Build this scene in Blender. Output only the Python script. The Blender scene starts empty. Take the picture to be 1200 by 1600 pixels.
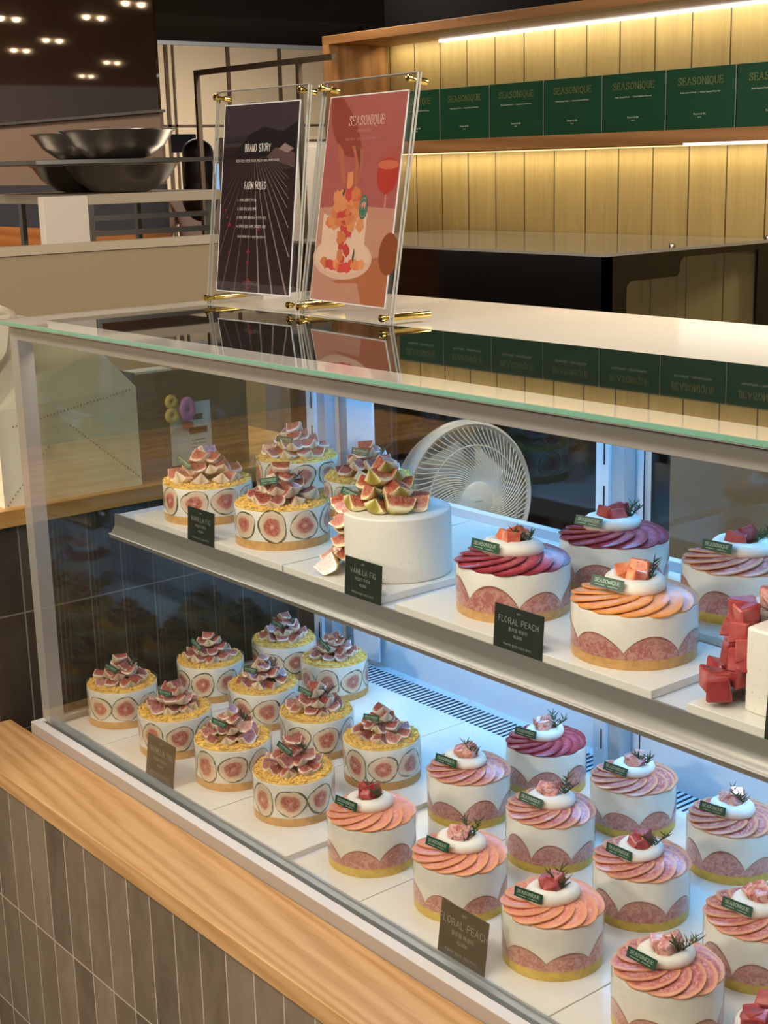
import bpy, math, random
from mathutils import Matrix, Vector
PI = math.pi
rnd = random.Random(7)
S = bpy.context.scene
col = S.collection

# ------------------------------------------------------------------ camera
cd = bpy.data.cameras.new('camera')
cam = bpy.data.objects.new('camera', cd)
col.objects.link(cam)
cd.sensor_fit = 'HORIZONTAL'
cd.sensor_width = 36.0
cd.lens = 2233.0 / 1200.0 * 36.0
cd.clip_start = 0.05
cd.clip_end = 100
R3 = Matrix.Rotation(math.radians(51.17730982), 3, 'Z') @ Matrix.Rotation(math.radians(76.27437729), 3, 'X') @ Matrix.Rotation(math.radians(-1.48932854), 3, 'Z')
cam.matrix_world = Matrix.Translation((2.44254872, -1.07971132, 1.52760864)) @ R3.to_4x4()
S.camera = cam

# ------------------------------------------------------------------ world + exposure
w = bpy.data.worlds.new('dim_shop_air')
S.world = w
w.use_nodes = True
w.node_tree.nodes['Background'].inputs[0].default_value = (1.0, 0.88, 0.78, 1)
w.node_tree.nodes['Background'].inputs[1].default_value = 0.26
S.view_settings.view_transform = 'Standard'
S.view_settings.look = 'None'
S.view_settings.gamma = 1
S.view_settings.exposure = 0.0
S.view_settings.use_curve_mapping = False
S.cycles.transparent_max_bounces = 40
S.cycles.max_bounces = 8
S.cycles.caustics_reflective = False
S.cycles.caustics_refractive = False


def area(name, loc, rot, sx, sy, power, color, spread=PI):
    d = bpy.data.lights.new(name, 'AREA')
    d.shape = 'RECTANGLE'
    d.size = sx
    d.size_y = sy
    d.energy = power
    d.color = color
    d.spread = spread
    o = bpy.data.objects.new(name, d)
    o.location = loc
    o.rotation_euler = rot
    col.objects.link(o)
    return o


WARM = (1.0, 0.885, 0.75)
NEUT = (1.0, 0.93, 0.84)
COOL = (0.10, 0.44, 0.95)
# shop ceiling downlights over the customer side, then added fill lamps without visible fixtures
area('ceiling_and_fill_light', (0.3, -1.9, 2.85), (math.radians(28), 0, 0), 0.5, 0.5, 50, WARM)
area('ceiling_and_fill_light', (1.9, -1.6, 2.85), (math.radians(24), 0, 0), 0.5, 0.5, 46, WARM)
area('ceiling_and_fill_light', (-1.2, -0.6, 2.85), (0, 0, 0), 0.5, 0.5, 22, WARM)
area('fan_fill', (1.5, 1.25, 2.2), (0, math.radians(45), 0), 0.4, 0.3, 40, NEUT)  # unseen lamp, added and aimed at the fan to brighten it
area('ceiling_and_fill_light', (0.6, -4.6, 2.8), (math.radians(52), 0, 0), 0.8, 0.5, 150, WARM)  # fill lamp added far out to brighten the tiled front
area('kitchen_fill', (-3.2, 0.2, 2.6), (0, 0, 0), 0.5, 0.5, 45, WARM)  # fill lamp added to brighten the kitchen wall bands
area('showcase_fill', (-1.1, 2.2, 1.235), (0, 0, 0), 1.3, 0.03, 2.0, NEUT)  # lamp added to lighten the showcase interior behind its end glass
area('kitchen_fill', (-6.8, 5.2, 2.55), (0, math.radians(15), 0), 2.4, 3.0, 430, WARM)  # broad unseen fill that brightens the far wall
area('kitchen_fill', (-2.2, 2.6, 2.5), (0, 0, 0), 0.6, 0.6, 40, WARM)
# strip lamps inside the display case
area('case_lamp_front', (0.98, 0.075, 1.225), (math.radians(28), 0, 0), 1.85, 0.02, 2.6, NEUT)
area('case_lamp_rear', (0.98, 0.60, 1.225), (math.radians(8), 0, 0), 1.85, 0.02, 8.0, COOL)
area('case_lamp_shelf_front', (0.98, 0.215, 0.868), (math.radians(12), 0, 0), 1.80, 0.015, 1.0, NEUT)
area('case_lamp_shelf_rear', (0.98, 0.585, 0.868), (math.radians(18), 0, 0), 1.80, 0.015, 8.5, COOL)
# LED strips of the oak shelving
area('shelf_led_upper', (-0.9, 2.79, 1.985), (math.radians(25), 0, 0), 2.8, 0.015, 4.3, (1.0, 0.90, 0.64))
area('shelf_led_lower', (-0.9, 2.79, 1.556), (math.radians(25), 0, 0), 2.8, 0.015, 4.8, (1.0, 0.88, 0.58))


# ------------------------------------------------------------------ material helpers
def lin(c):
    return c / 12.92 if c <= 0.04045 else ((c + 0.055) / 1.055) ** 2.4


def hx(s):
    s = s.lstrip('#')
    return tuple(lin(int(s[i:i + 2], 16) / 255) for i in (0, 2, 4)) + (1,)


class NT:
    def __init__(s, name):
        s.m = bpy.data.materials.new(name)
        s.m.use_nodes = True
        s.t = s.m.node_tree
        s.p = s.t.nodes['Principled BSDF']
        s.out = s.t.nodes['Material Output']

    def n(s, typ, **kw):
        nd = s.t.nodes.new(typ)
        for k, v in kw.items():
            if k.startswith('i_'):
                key = k[2:]
                nd.inputs[int(key) if key.isdigit() else key].default_value = v
            else:
                setattr(nd, k, v)
        return nd

    def l(s, a, b):
        s.t.links.new(a, b)

    def math(s, op, a, b=None):
        nd = s.n('ShaderNodeMath', operation=op)
        for i, x in enumerate((a, b)):
            if x is None:
                continue
            if isinstance(x, (int, float)):
                nd.inputs[i].default_value = x
            else:
                s.l(x, nd.inputs[i])
        return nd.outputs[0]

    def ramp(s, fac, stops):
        nd = s.n('ShaderNodeValToRGB')
        e = nd.color_ramp.elements
        while len(e) < len(stops):
            e.new(0.5)
        for i, (p, c) in enumerate(stops):
            e[i].position = p
            e[i].color = hx(c) if isinstance(c, str) else c
        s.l(fac, nd.inputs[0])
        return nd.outputs[0]

    def noise(s, vec, scale, detail=3, rough=0.55, dist=0):
        nd = s.n('ShaderNodeTexNoise')
        nd.inputs['Scale'].default_value = scale
        nd.inputs['Detail'].default_value = detail
        nd.inputs['Roughness'].default_value = rough
        nd.inputs['Distortion'].default_value = dist
        if vec is not None:
            s.l(vec, nd.inputs['Vector'])
        return nd.outputs[0]

    def obj(s, scale=(1, 1, 1), rnd_off=False):
        tc = s.n('ShaderNodeTexCoord')
        mp = s.n('ShaderNodeMapping')
        mp.inputs['Scale'].default_value = scale
        s.l(tc.outputs['Object'], mp.inputs['Vector'])
        if rnd_off:
            oi = s.n('ShaderNodeObjectInfo')
            cb = s.n('ShaderNodeCombineXYZ')
            k = s.math('MULTIPLY', oi.outputs['Random'], 10.0)
            s.l(k, cb.inputs[0]); s.l(k, cb.inputs[1])
            s.l(cb.outputs[0], mp.inputs['Location'])
        return mp.outputs[0]

    def mix(s, fac, a, b, mode='MIX'):
        nd = s.n('ShaderNodeMix', data_type='RGBA', blend_type=mode)
        for sock, x in ((nd.inputs[0], fac), (nd.inputs[6], a), (nd.inputs[7], b)):
            if isinstance(x, (int, float)):
                sock.default_value = x
            elif isinstance(x, str):
                sock.default_value = hx(x)
            elif isinstance(x, tuple):
                sock.default_value = x
            else:
                s.l(x, sock)
        return nd.outputs[2]

    def bump(s, h, strength=0.3, dist=0.001):
        b = s.n('ShaderNodeBump')
        b.inputs['Strength'].default_value = strength
        b.inputs['Distance'].default_value = dist
        s.l(h, b.inputs['Height'])
        s.l(b.outputs[0], s.p.inputs['Normal'])

    def base(s, c):
        s.l(c, s.p.inputs['Base Color'])


def simple(name, c, rough=0.5, metal=0.0, spec=0.5, var=0.06, vs=30, bump=0.0, sss=0.0, coat=0.0):
    t = NT(name)
    c = hx(c) if isinstance(c, str) else c
    n = t.noise(t.obj(), vs, 3)
    dk = tuple(x * (1 - var) for x in c[:3]) + (1,)
    lt = tuple(min(1, x * (1 + var)) for x in c[:3]) + (1,)
    t.base(t.ramp(n, [(0.3, dk), (0.7, lt)]))
    t.p.inputs['Roughness'].default_value = rough
    t.p.inputs['Metallic'].default_value = metal
    t.p.inputs['Specular IOR Level'].default_value = spec
    t.p.inputs['Coat Weight'].default_value = coat
    if sss:
        t.p.inputs['Subsurface Weight'].default_value = sss
        t.p.inputs['Subsurface Radius'].default_value = (0.01, 0.006, 0.004)
        t.p.inputs['Subsurface Scale'].default_value = 0.5
    if bump:
        t.bump(n, bump)
    return t.m


def glass(name, tint=(0.96, 0.985, 0.97, 1), ior=1.5, rough=0.0, gain=1.0):
    t = NT(name)
    t.t.nodes.remove(t.p)
    tr = t.n('ShaderNodeBsdfTransparent')
    tr.inputs[0].default_value = tint
    gl = t.n('ShaderNodeBsdfAnisotropic')
    gl.inputs['Roughness'].default_value = rough
    gl.inputs[0].default_value = (1, 1, 1, 1)
    fr = t.n('ShaderNodeFresnel')
    fr.inputs[0].default_value = ior
    # the IOR must not flip on the back faces of a pane
    geo = t.n('ShaderNodeNewGeometry')
    ior_n = t.n('ShaderNodeMix', data_type='FLOAT')
    ior_n.inputs[2].default_value = ior
    ior_n.inputs[3].default_value = 1 / ior
    t.l(geo.outputs['Backfacing'], ior_n.inputs[0])
    t.l(ior_n.outputs[0], fr.inputs[0])
    mx = t.n('ShaderNodeMixShader')
    k = t.math('MINIMUM', t.math('MULTIPLY', fr.outputs[0], gain), 1.0)
    t.l(k, mx.inputs[0])
    t.l(tr.outputs[0], mx.inputs[1])
    t.l(gl.outputs[0], mx.inputs[2])
    t.l(mx.outputs[0], t.out.inputs[0])
    return t.m


def emis(name, c, k):
    t = NT(name)
    t.p.inputs['Emission Color'].default_value = hx(c)
    t.p.inputs['Emission Strength'].default_value = k
    t.p.inputs['Base Color'].default_value = hx(c)
    return t.m


def wood(name, axis, a, b, c, rough=0.4, planks=None, scale=1.0):
    """grain runs along axis; planks=(axis index, offset, pitch) draws plank joints"""
    t = NT(name)
    sc = [26, 26, 26]
    sc[axis] = 1.6
    v = t.obj(tuple(x * scale for x in sc))
    if planks:
        tc = t.n('ShaderNodeTexCoord')
        sp = t.n('ShaderNodeSeparateXYZ')
        t.l(tc.outputs['Object'], sp.inputs[0])
        u = t.math('DIVIDE', t.math('SUBTRACT', sp.outputs[planks[0]], planks[1]), planks[2])
        idx = t.math('FLOOR', u)
        fr = t.math('FRACT', u)
        wn = t.n('ShaderNodeTexWhiteNoise', noise_dimensions='1D')
        t.l(idx, wn.inputs['W'])
        add = t.n('ShaderNodeVectorMath', operation='ADD')
        cb = t.n('ShaderNodeCombineXYZ')
        t.l(t.math('MULTIPLY', wn.outputs[0], 40), cb.inputs[2])
        t.l(v, add.inputs[0]); t.l(cb.outputs[0], add.inputs[1])
        v = add.outputs[0]
    n1 = t.noise(v, 1.0, 5, 0.6, 0.8)
    n2 = t.noise(v, 6.0, 4, 0.7, 0.2)
    wv = t.n('ShaderNodeTexWave', wave_type='BANDS', bands_direction='DIAGONAL')
    wv.inputs['Scale'].default_value = 0.35
    wv.inputs['Distortion'].default_value = 9
    wv.inputs['Detail'].default_value = 3
    wv.inputs['Detail Scale'].default_value = 0.6
    t.l(v, wv.inputs['Vector'])
    kw = 0.06 if planks else 0.30
    f = t.math('ADD', t.math('MULTIPLY', n1, 0.50 if planks else 0.42), t.math('MULTIPLY', wv.outputs[1], kw))
    f = t.math('ADD', f, t.math('MULTIPLY', n2, 0.42 if planks else 0.30))
    cc = t.ramp(f, [(0.25, a), (0.52, b), (0.8, c)])
    if planks:
        jt = t.math('LESS_THAN', fr, 0.035)
        cc = t.mix(t.math('MULTIPLY', wn.outputs[0], 0.16), cc, '#7a5e34')
        cc = t.mix(jt, cc, '#3a2a10')
        hgt = t.math('SUBTRACT', 1.0, jt)
        t.bump(hgt, 0.8, 0.003)
    else:
        t.bump(f, 0.12, 0.001)
    t.base(cc)
    t.p.inputs['Roughness'].default_value = rough
    return t.m


def tiles(name, ax, off, pitch, zoff, rowh, a, b, grout):
    t = NT(name)
    tc = t.n('ShaderNodeTexCoord')
    sp = t.n('ShaderNodeSeparateXYZ')
    t.l(tc.outputs['Object'], sp.inputs[0])
    u = t.math('DIVIDE', t.math('SUBTRACT', sp.outputs[ax], off), pitch)
    v = t.math('DIVIDE', t.math('SUBTRACT', sp.outputs[2], zoff), rowh)
    g1 = t.math('LESS_THAN', t.math('ABSOLUTE', t.math('SUBTRACT', t.math('FRACT', t.math('ADD', u, 0.5)), 0.5)), 0.020)
    g2 = t.math('LESS_THAN', t.math('ABSOLUTE', t.math('SUBTRACT', t.math('FRACT', t.math('ADD', v, 0.5)), 0.5)), 0.0065)
    g = t.math('MAXIMUM', g1, g2)
    cb = t.n('ShaderNodeCombineXYZ')
    t.l(t.math('FLOOR', u), cb.inputs[0]); t.l(t.math('FLOOR', v), cb.inputs[1])
    wn = t.n('ShaderNodeTexWhiteNoise', noise_dimensions='2D')
    t.l(cb.outputs[0], wn.inputs['Vector'])
    ns = t.noise(t.obj((1, 1, 0.5)), 14, 5, 0.65, 0.5)
    f = t.math('ADD', t.math('MULTIPLY', wn.outputs[0], 0.35), t.math('MULTIPLY', ns, 0.75))
    cc = t.mix(g, t.ramp(f, [(0.25, a), (0.8, b)]), grout)
    t.base(cc)
    t.l(t.math('ADD', t.math('MULTIPLY', g, 0.5), 0.34), t.p.inputs['Roughness'])
    hgt = t.math('ADD', t.math('SUBTRACT', 1.0, g), t.math('MULTIPLY', ns, 0.15))
    t.bump(hgt, 0.5, 0.002)
    return t.m


def att_mat(name, stops, nscale=90, namp=0.12, rough=0.35, streak=None, sss=0.0, objrand=True, veins=None, hue=None):
    """colour from the per-vertex attribute 'att' (0 core .. 1 rim), broken up with noise"""
    t = NT(name)
    at = t.n('ShaderNodeAttribute', attribute_name='att')
    v = t.obj((1, 1, 1), objrand)
    ns = t.noise(v, nscale, 3, 0.6)
    f = t.math('ADD', at.outputs['Fac'], t.math('MULTIPLY', t.math('SUBTRACT', ns, 0.5), namp * 2))
    f = t.math('MULTIPLY', f, 0.5)
    cc = t.ramp(f, [(p * 0.5, c) for p, c in stops])
    if veins:
        vn = t.noise(v, veins[1], 4, 0.7, 1.2)
        vm = t.ramp(vn, [(0.45, (0, 0, 0, 1)), (0.55, (1, 1, 1, 1))])
        inner = t.ramp(f, [(0.38, (1, 1, 1, 1)), (0.46, (0, 0, 0, 1))])
        cc = t.mix(t.math('MULTIPLY', t.math('MULTIPLY', vm, inner), veins[2]), cc, veins[0])
    if hue:
        oi = t.n('ShaderNodeObjectInfo')
        cc = t.mix(t.math('MULTIPLY', oi.outputs['Random'], hue[1]), cc, hue[0])
    t.base(cc)
    t.p.inputs['Roughness'].default_value = rough
    if sss:
        t.p.inputs['Subsurface Weight'].default_value = sss
        t.p.inputs['Subsurface Radius'].default_value = (0.006, 0.003, 0.002)
        t.p.inputs['Subsurface Scale'].default_value = 0.4
    t.bump(ns, 0.4, 0.0008)
    return t.m


M = {}
M['oak_x'] = wood('oak_along_x', 0, '#b98a52', '#d0a26c', '#dcb27e', 0.38, None, 2.8)
M['oak_y'] = wood('oak_along_y', 1, '#a87434', '#cc9650', '#deb06c', 0.38)
M['oak_cab'] = wood('cabinet_oak', 0, '#7c5428', '#96683a', '#a8794a', 0.5)
M['oak_cabz'] = wood('cabinet_oak_upright', 2, '#7c5428', '#a07040', '#b38450', 0.5)
M['planks'] = wood('oak_planks', 2, '#8c7645', '#a08853', '#ae9762', 0.6, planks=(0, -2.0137, 0.1573))
M['tile_front'] = tiles('grey_brown_tile_front', 0, 0.1405, 0.0719, 0.204, 0.238, '#645848', '#94846f', '#bcae9c')
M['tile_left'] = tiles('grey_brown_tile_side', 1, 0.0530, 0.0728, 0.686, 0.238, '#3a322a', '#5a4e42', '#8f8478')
M['frame'] = simple('satin_champagne_metal', '#b2aca4', 0.36, 0.25, 0.5, 0.02, 4)
M['frame_white'] = simple('white_coated_metal', '#e4e0dc', 0.3, 0.0, 0.5, 0.02, 4)
M['alu'] = simple('brushed_aluminium', '#aeb0ae', 0.32, 0.75, 0.5, 0.05, 8)
M['shelf_edge'] = simple('grey_shelf_rail', '#9c9890', 0.33, 0.55, 0.5, 0.03, 6)
M['pale_metal'] = simple('pale_enamel', '#c9cdd2', 0.35, 0.0, 0.5, 0.02, 8)
M['pale_metal2'] = simple('pale_enamel_grey', '#a4a9ae', 0.35, 0.2, 0.5, 0.02, 8)
M['acrylic_white'] = simple('white_acrylic', '#dedacf', 0.22, 0.0, 0.5, 0.015, 10)
M['black_gloss'] = simple('black_gloss', '#070605', 0.12, 0.0, 0.5, 0.1, 5)
M['black'] = simple('matt_black', '#020202', 0.9, 0, 0.05, 0.1, 5)
M['slot'] = simple('dark_slot', '#16222e', 0.7, 0, 0.3, 0.1, 5)
M['cap'] = simple('cream_glass_top', '#ddd6c6', 0.12, 0.0, 0.5, 0.01, 3)
t = NT('dark_mirror_glass'); t.p.inputs['Base Color'].default_value = hx('#1c1d1b'); t.p.inputs['Roughness'].default_value = 0.02
t.p.inputs['IOR'].default_value = 2.3; t.p.inputs['Specular IOR Level'].default_value = 0.8
t.l(t.ramp(t.noise(t.obj(), 2, 2), [(0.3, '#1a1b19'), (0.7, '#202120')]), t.p.inputs['Base Color'])
M['top_glass'] = t.m
M['border'] = simple('printed_glass_border', '#b4b2a8', 0.04, 0.0, 0.8, 0.01, 3)
M['border'].node_tree.nodes['Principled BSDF'].inputs['IOR'].default_value = 2.1
M['glass_edge'] = simple('green_glass_edge', '#78ab92', 0.15, 0, 0.6, 0.05, 20)
M['glass'] = glass('clear_case_glass', (0.97, 0.985, 0.975, 1))
M['glass_tint'] = glass('grey_green_case_glass', (0.74, 0.78, 0.72, 1), gain=1.0)
M['glass_rear'] = glass('rear_door_glass', (0.85, 0.90, 0.93, 1))
M['acrylic'] = glass('clear_acrylic', (0.985, 0.985, 0.98, 1), 1.49)
M['film'] = glass('clear_cake_film', (0.99, 0.99, 0.99, 1), 1.35, 0.04)
M['acr_edge'] = simple('acrylic_edge', '#a9a69c', 0.1, 0, 0.6, 0.05, 30)
M['brass'] = simple('polished_brass', '#d8b860', 0.14, 1.0, 0.5, 0.05, 20)
M['green_box'] = simple('deep_green_card', '#033d22', 0.5, 0, 0.4, 0.05, 6)
M['gold_ink'] = simple('gold_foil', '#8f8a4e', 0.35, 0.4, 0.5, 0.1, 40)
M['pale_ink'] = simple('pale_print', '#c9cfbd', 0.5, 0, 0.4, 0.03, 40)
M['white_ink'] = simple('white_print', '#e6e2dc', 0.5, 0, 0.4, 0.02, 40)
M['card'] = simple('dark_green_card', '#20281f', 0.45, 0, 0.4, 0.08, 20)
M['card_ink'] = simple('soft_grey_print', '#8d9188', 0.5, 0, 0.4, 0.03, 40)
M['tag'] = simple('green_tag_plastic', '#12452f', 0.35, 0, 0.5, 0.05, 40)
M['tag_ink'] = simple('tag_print', '#b9c9b4', 0.4, 0, 0.5, 0.03, 40)
M['cream'] = simple('whipped_cream', '#e4ddcf', 0.5, 0, 0.4, 0.03, 60, 0.25, 0.15)
M['cream_speck'] = None
t = NT('speckled_vanilla_cream')
n = t.noise(t.obj(), 260, 2, 0.5)
t.base(t.ramp(n, [(0.235, '#7a6a55'), (0.27, '#e0d9cb'), (1.0, '#e4ddd0')]))
t.p.inputs['Roughness'].default_value = 0.55
t.bump(t.noise(t.obj((1, 1, 0.2)), 120, 4, 0.6), 0.35, 0.002)
M['cream_speck'] = t.m
M['sponge'] = simple('tart_base', '#c4955a', 0.8, 0, 0.2, 0.16, 90, 0.5)
M['sponge_y'] = simple('lemon_tart_base', '#c9a94c', 0.8, 0, 0.2, 0.14, 90, 0.5)
M['crumb'] = simple('golden_crumble', '#dcb05c', 0.85, 0, 0.2, 0.28, 150, 0.8)
M['rosemary'] = simple('rosemary_green', '#3c4a2a', 0.6, 0, 0.3, 0.2, 80)
M['gold_leaf'] = simple('gold_leaf', '#f0cf78', 0.2, 1.0, 0.5, 0.1, 200)
M['figwedge'] = att_mat('fig_flesh', [(0.0, '#641c1a'), (0.42, '#84302a'), (0.68, '#a04e42'), (0.82, '#dcc6ae'), (1.1, '#e2d3be'), (1.35, '#d3c09f'), (1.7, '#857052')], 220, 0.13, 0.28, sss=0.1, veins=('#b87a64', 240, 0.6))
M['figwedge_g'] = att_mat('fig_flesh_green_skin', [(0.0, '#8e2c20'), (0.45, '#a6442f'), (0.68, '#c4714f'), (0.80, '#f1dfae'), (1.1, '#eeddaa'), (1.30, '#a89a3c'), (1.7, '#8a6a30')], 220, 0.12, 0.2, sss=0.1, veins=('#d99a78', 240, 0.5))
M['figslice'] = att_mat('fig_cross_section', [(0.0, '#e0c0a8'), (0.08, '#c98474'), (0.22, '#ab4c40'), (0.50, '#b5604e'), (0.62, '#dcc09c'), (0.88, '#e2d2b8'), (0.955, '#6a6440'), (1.2, '#4c4c30')], 48, 0.24, 0.3, veins=('#d8a890', 150, 0.45))
for key, rim, mid, core, vein in (('coral', '#e29a6c', '#d88268', '#cc6c5e', '#e6a896'), ('rose', '#d69672', '#b4605a', '#a04a4a', '#d89c92'), ('crimson', '#8c2c34', '#a43a44', '#962c3a', '#c4606c'), ('apricot', '#e0944c', '#e09a70', '#d48062', '#eab498')):
    M['peach_' + key] = att_mat('peach_slice_' + key, [(0.0, core), (0.6, mid), (0.84, mid), (0.93, rim), (1.4, rim)], 160, 0.10, 0.25, veins=(vein, 120, 0.75), sss=0.08)
M['peach_side'] = att_mat('peach_slice_side', [(0.0, '#ad625c'), (0.7, '#b26e66'), (0.86, '#b98672'), (0.96, '#94584a'), (1.4, '#7a443a')], 90, 0.16, 0.3, veins=('#cf9c8c', 130, 0.8))
M['cube'] = att_mat('peach_cube', [(0.0, '#a44a4a'), (0.6, '#c47a70'), (1.0, '#d8a090')], 130, 0.6, 0.18, veins=('#f0cfc4', 90, 0.5), sss=0.1)
M['cube_o'] = att_mat('peach_cube_orange', [(0.0, '#d4583c'), (0.6, '#e48a60'), (1.0, '#efb288')], 110, 0.6, 0.15, sss=0.1)
M['cube_r'] = att_mat('peach_cube_red', [(0.0, '#84262a'), (0.6, '#a0403e'), (1.0, '#b85e58')], 110, 0.6, 0.18, sss=0.1)
M['fan'] = simple('cream_plastic', '#d8ccb8', 0.4, 0, 0.5, 0.02, 6)
M['fan_dark'] = simple('fan_interior', '#6f6656', 0.6, 0, 0.3, 0.05, 6)
M['steel'] = simple('brushed_steel', '#9a948c', 0.25, 0.95, 0.5, 0.08, 6)
M['beige'] = simple('beige_laminate', '#8f7f60', 0.5, 0, 0.4, 0.02, 3)
M['beige_trim'] = simple('pale_beige_trim', '#a89a82', 0.4, 0, 0.4, 0.02, 3)
M['beige_wall'] = simple('warm_grey_panel', '#b9a78c', 0.55, 0, 0.4, 0.03, 1)
M['frame_dark'] = simple('dull_metal', '#6e5f4e', 0.5, 0.3, 0.4, 0.05, 3)
M['seam'] = simple('dark_joint', '#4a3c2e', 0.7, 0, 0.3, 0.05, 3)
M['brown_wall'] = simple('brown_panel', '#7a6350', 0.5, 0, 0.4, 0.05, 2)
M['grey_panel'] = simple('grey_panel', '#37363a', 0.5, 0, 0.4, 0.05, 2)
M['orange_wood'] = wood('orange_wood', 0, '#8a4e1c', '#a05e26', '#b47034', 0.5)
t = NT('smoked_glass'); t.p.inputs['Base Color'].default_value = hx('#2a1a12'); t.p.inputs['Roughness'].default_value = 0.03
t.p.inputs['IOR'].default_value = 1.6
t.l(t.ramp(t.noise(t.obj(), 2, 2), [(0.3, '#24160f'), (0.7, '#2c1c13')]), t.p.inputs['Base Color'])
M['smoked'] = t.m
M['ceiling'] = simple('brown_ceiling', '#96694e', 0.7, 0, 0.2, 0.03, 1)
M['floor'] = simple('dark_floor', '#3c342c', 0.5, 0, 0.4, 0.08, 3)
M['white_panel'] = simple('white_panel', '#cfc3b2', 0.5, 0, 0.4, 0.02, 3)
M['bag'] = simple('cream_paper', '#f2e8cc', 0.7, 0, 0.3, 0.04, 9, 0.1)
M['bag_crease'] = simple('perforation', '#8a7c58', 0.8, 0, 0.2, 0.05, 9)
M['greenbag'] = simple('dark_green_paper', '#0f4a3a', 0.6, 0, 0.3, 0.06, 9)
M['white_paper'] = simple('white_paper', '#e6e8e8', 0.6, 0, 0.3, 0.02, 9)
M['yellow_wax'] = simple('yellow_wax', '#ecc565', 0.4, 0, 0.4, 0.04, 60, 0, 0.2)
M['pink_wax'] = simple('pink_wax', '#cf7fc0', 0.4, 0, 0.4, 0.04, 60, 0, 0.2)
M['red_wax'] = simple('red_wax', '#b03448', 0.4, 0, 0.4, 0.04, 60)
M['hair'] = simple('dark_hair', '#1c0f0a', 0.5, 0, 0.4, 0.2, 30)
M['hair2'] = simple('grey_brown_hair', '#2c221c', 0.5, 0, 0.4, 0.2, 30)
M['skin'] = simple('skin', '#c58f74', 0.55, 0, 0.4, 0.04, 20, 0, 0.1)
M['shirt'] = simple('pale_pink_shirt', '#d9c0b4', 0.8, 0, 0.2, 0.05, 20)
M['trousers'] = simple('dark_trousers', '#2a2628', 0.8, 0, 0.2, 0.05, 20)
M['navy'] = simple('navy_monitor_back', '#12233c', 0.4, 0, 0.4, 0.05, 5)
M['screen'] = emis('lit_screen', '#7fb2e6', 1.3)
M['led'] = emis('white_led_strip', '#e8f2ff', 6.0)
M['led_case'] = emis('case_led_tube', '#e6f0ff', 2.0)
M['lamp'] = emis('ceiling_lamp_disc', '#ffd9a8', 40.0)
# poster inks
for k, c in dict(p_dusk='#3a3036', p_field='#2a1c1c', p_tree='#1b1617', p_row='#8d7a76', p_row2='#5a4442', p_red='#7c2c36', p_pink='#a85a54', p_pink2='#c4807a', p_hand='#8f3f30', p_skin='#b4674c', p_wine='#b0382a', p_wine2='#c86a4e', p_cream='#d9b49c', p_cake='#e2c0a8', p_or='#cf7a4c', p_or2='#d98e5e', p_rd='#c4463e', p_table='#b06a48', p_cloth='#c08a74', p_green='#2f6b58', p_leaf='#3c4c34', p_glass='#a8544a', p_brown='#8a4a28').items():
    M[k] = simple('print_' + k[2:], c, 0.35, 0, 0.4, 0.03, 12)


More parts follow.
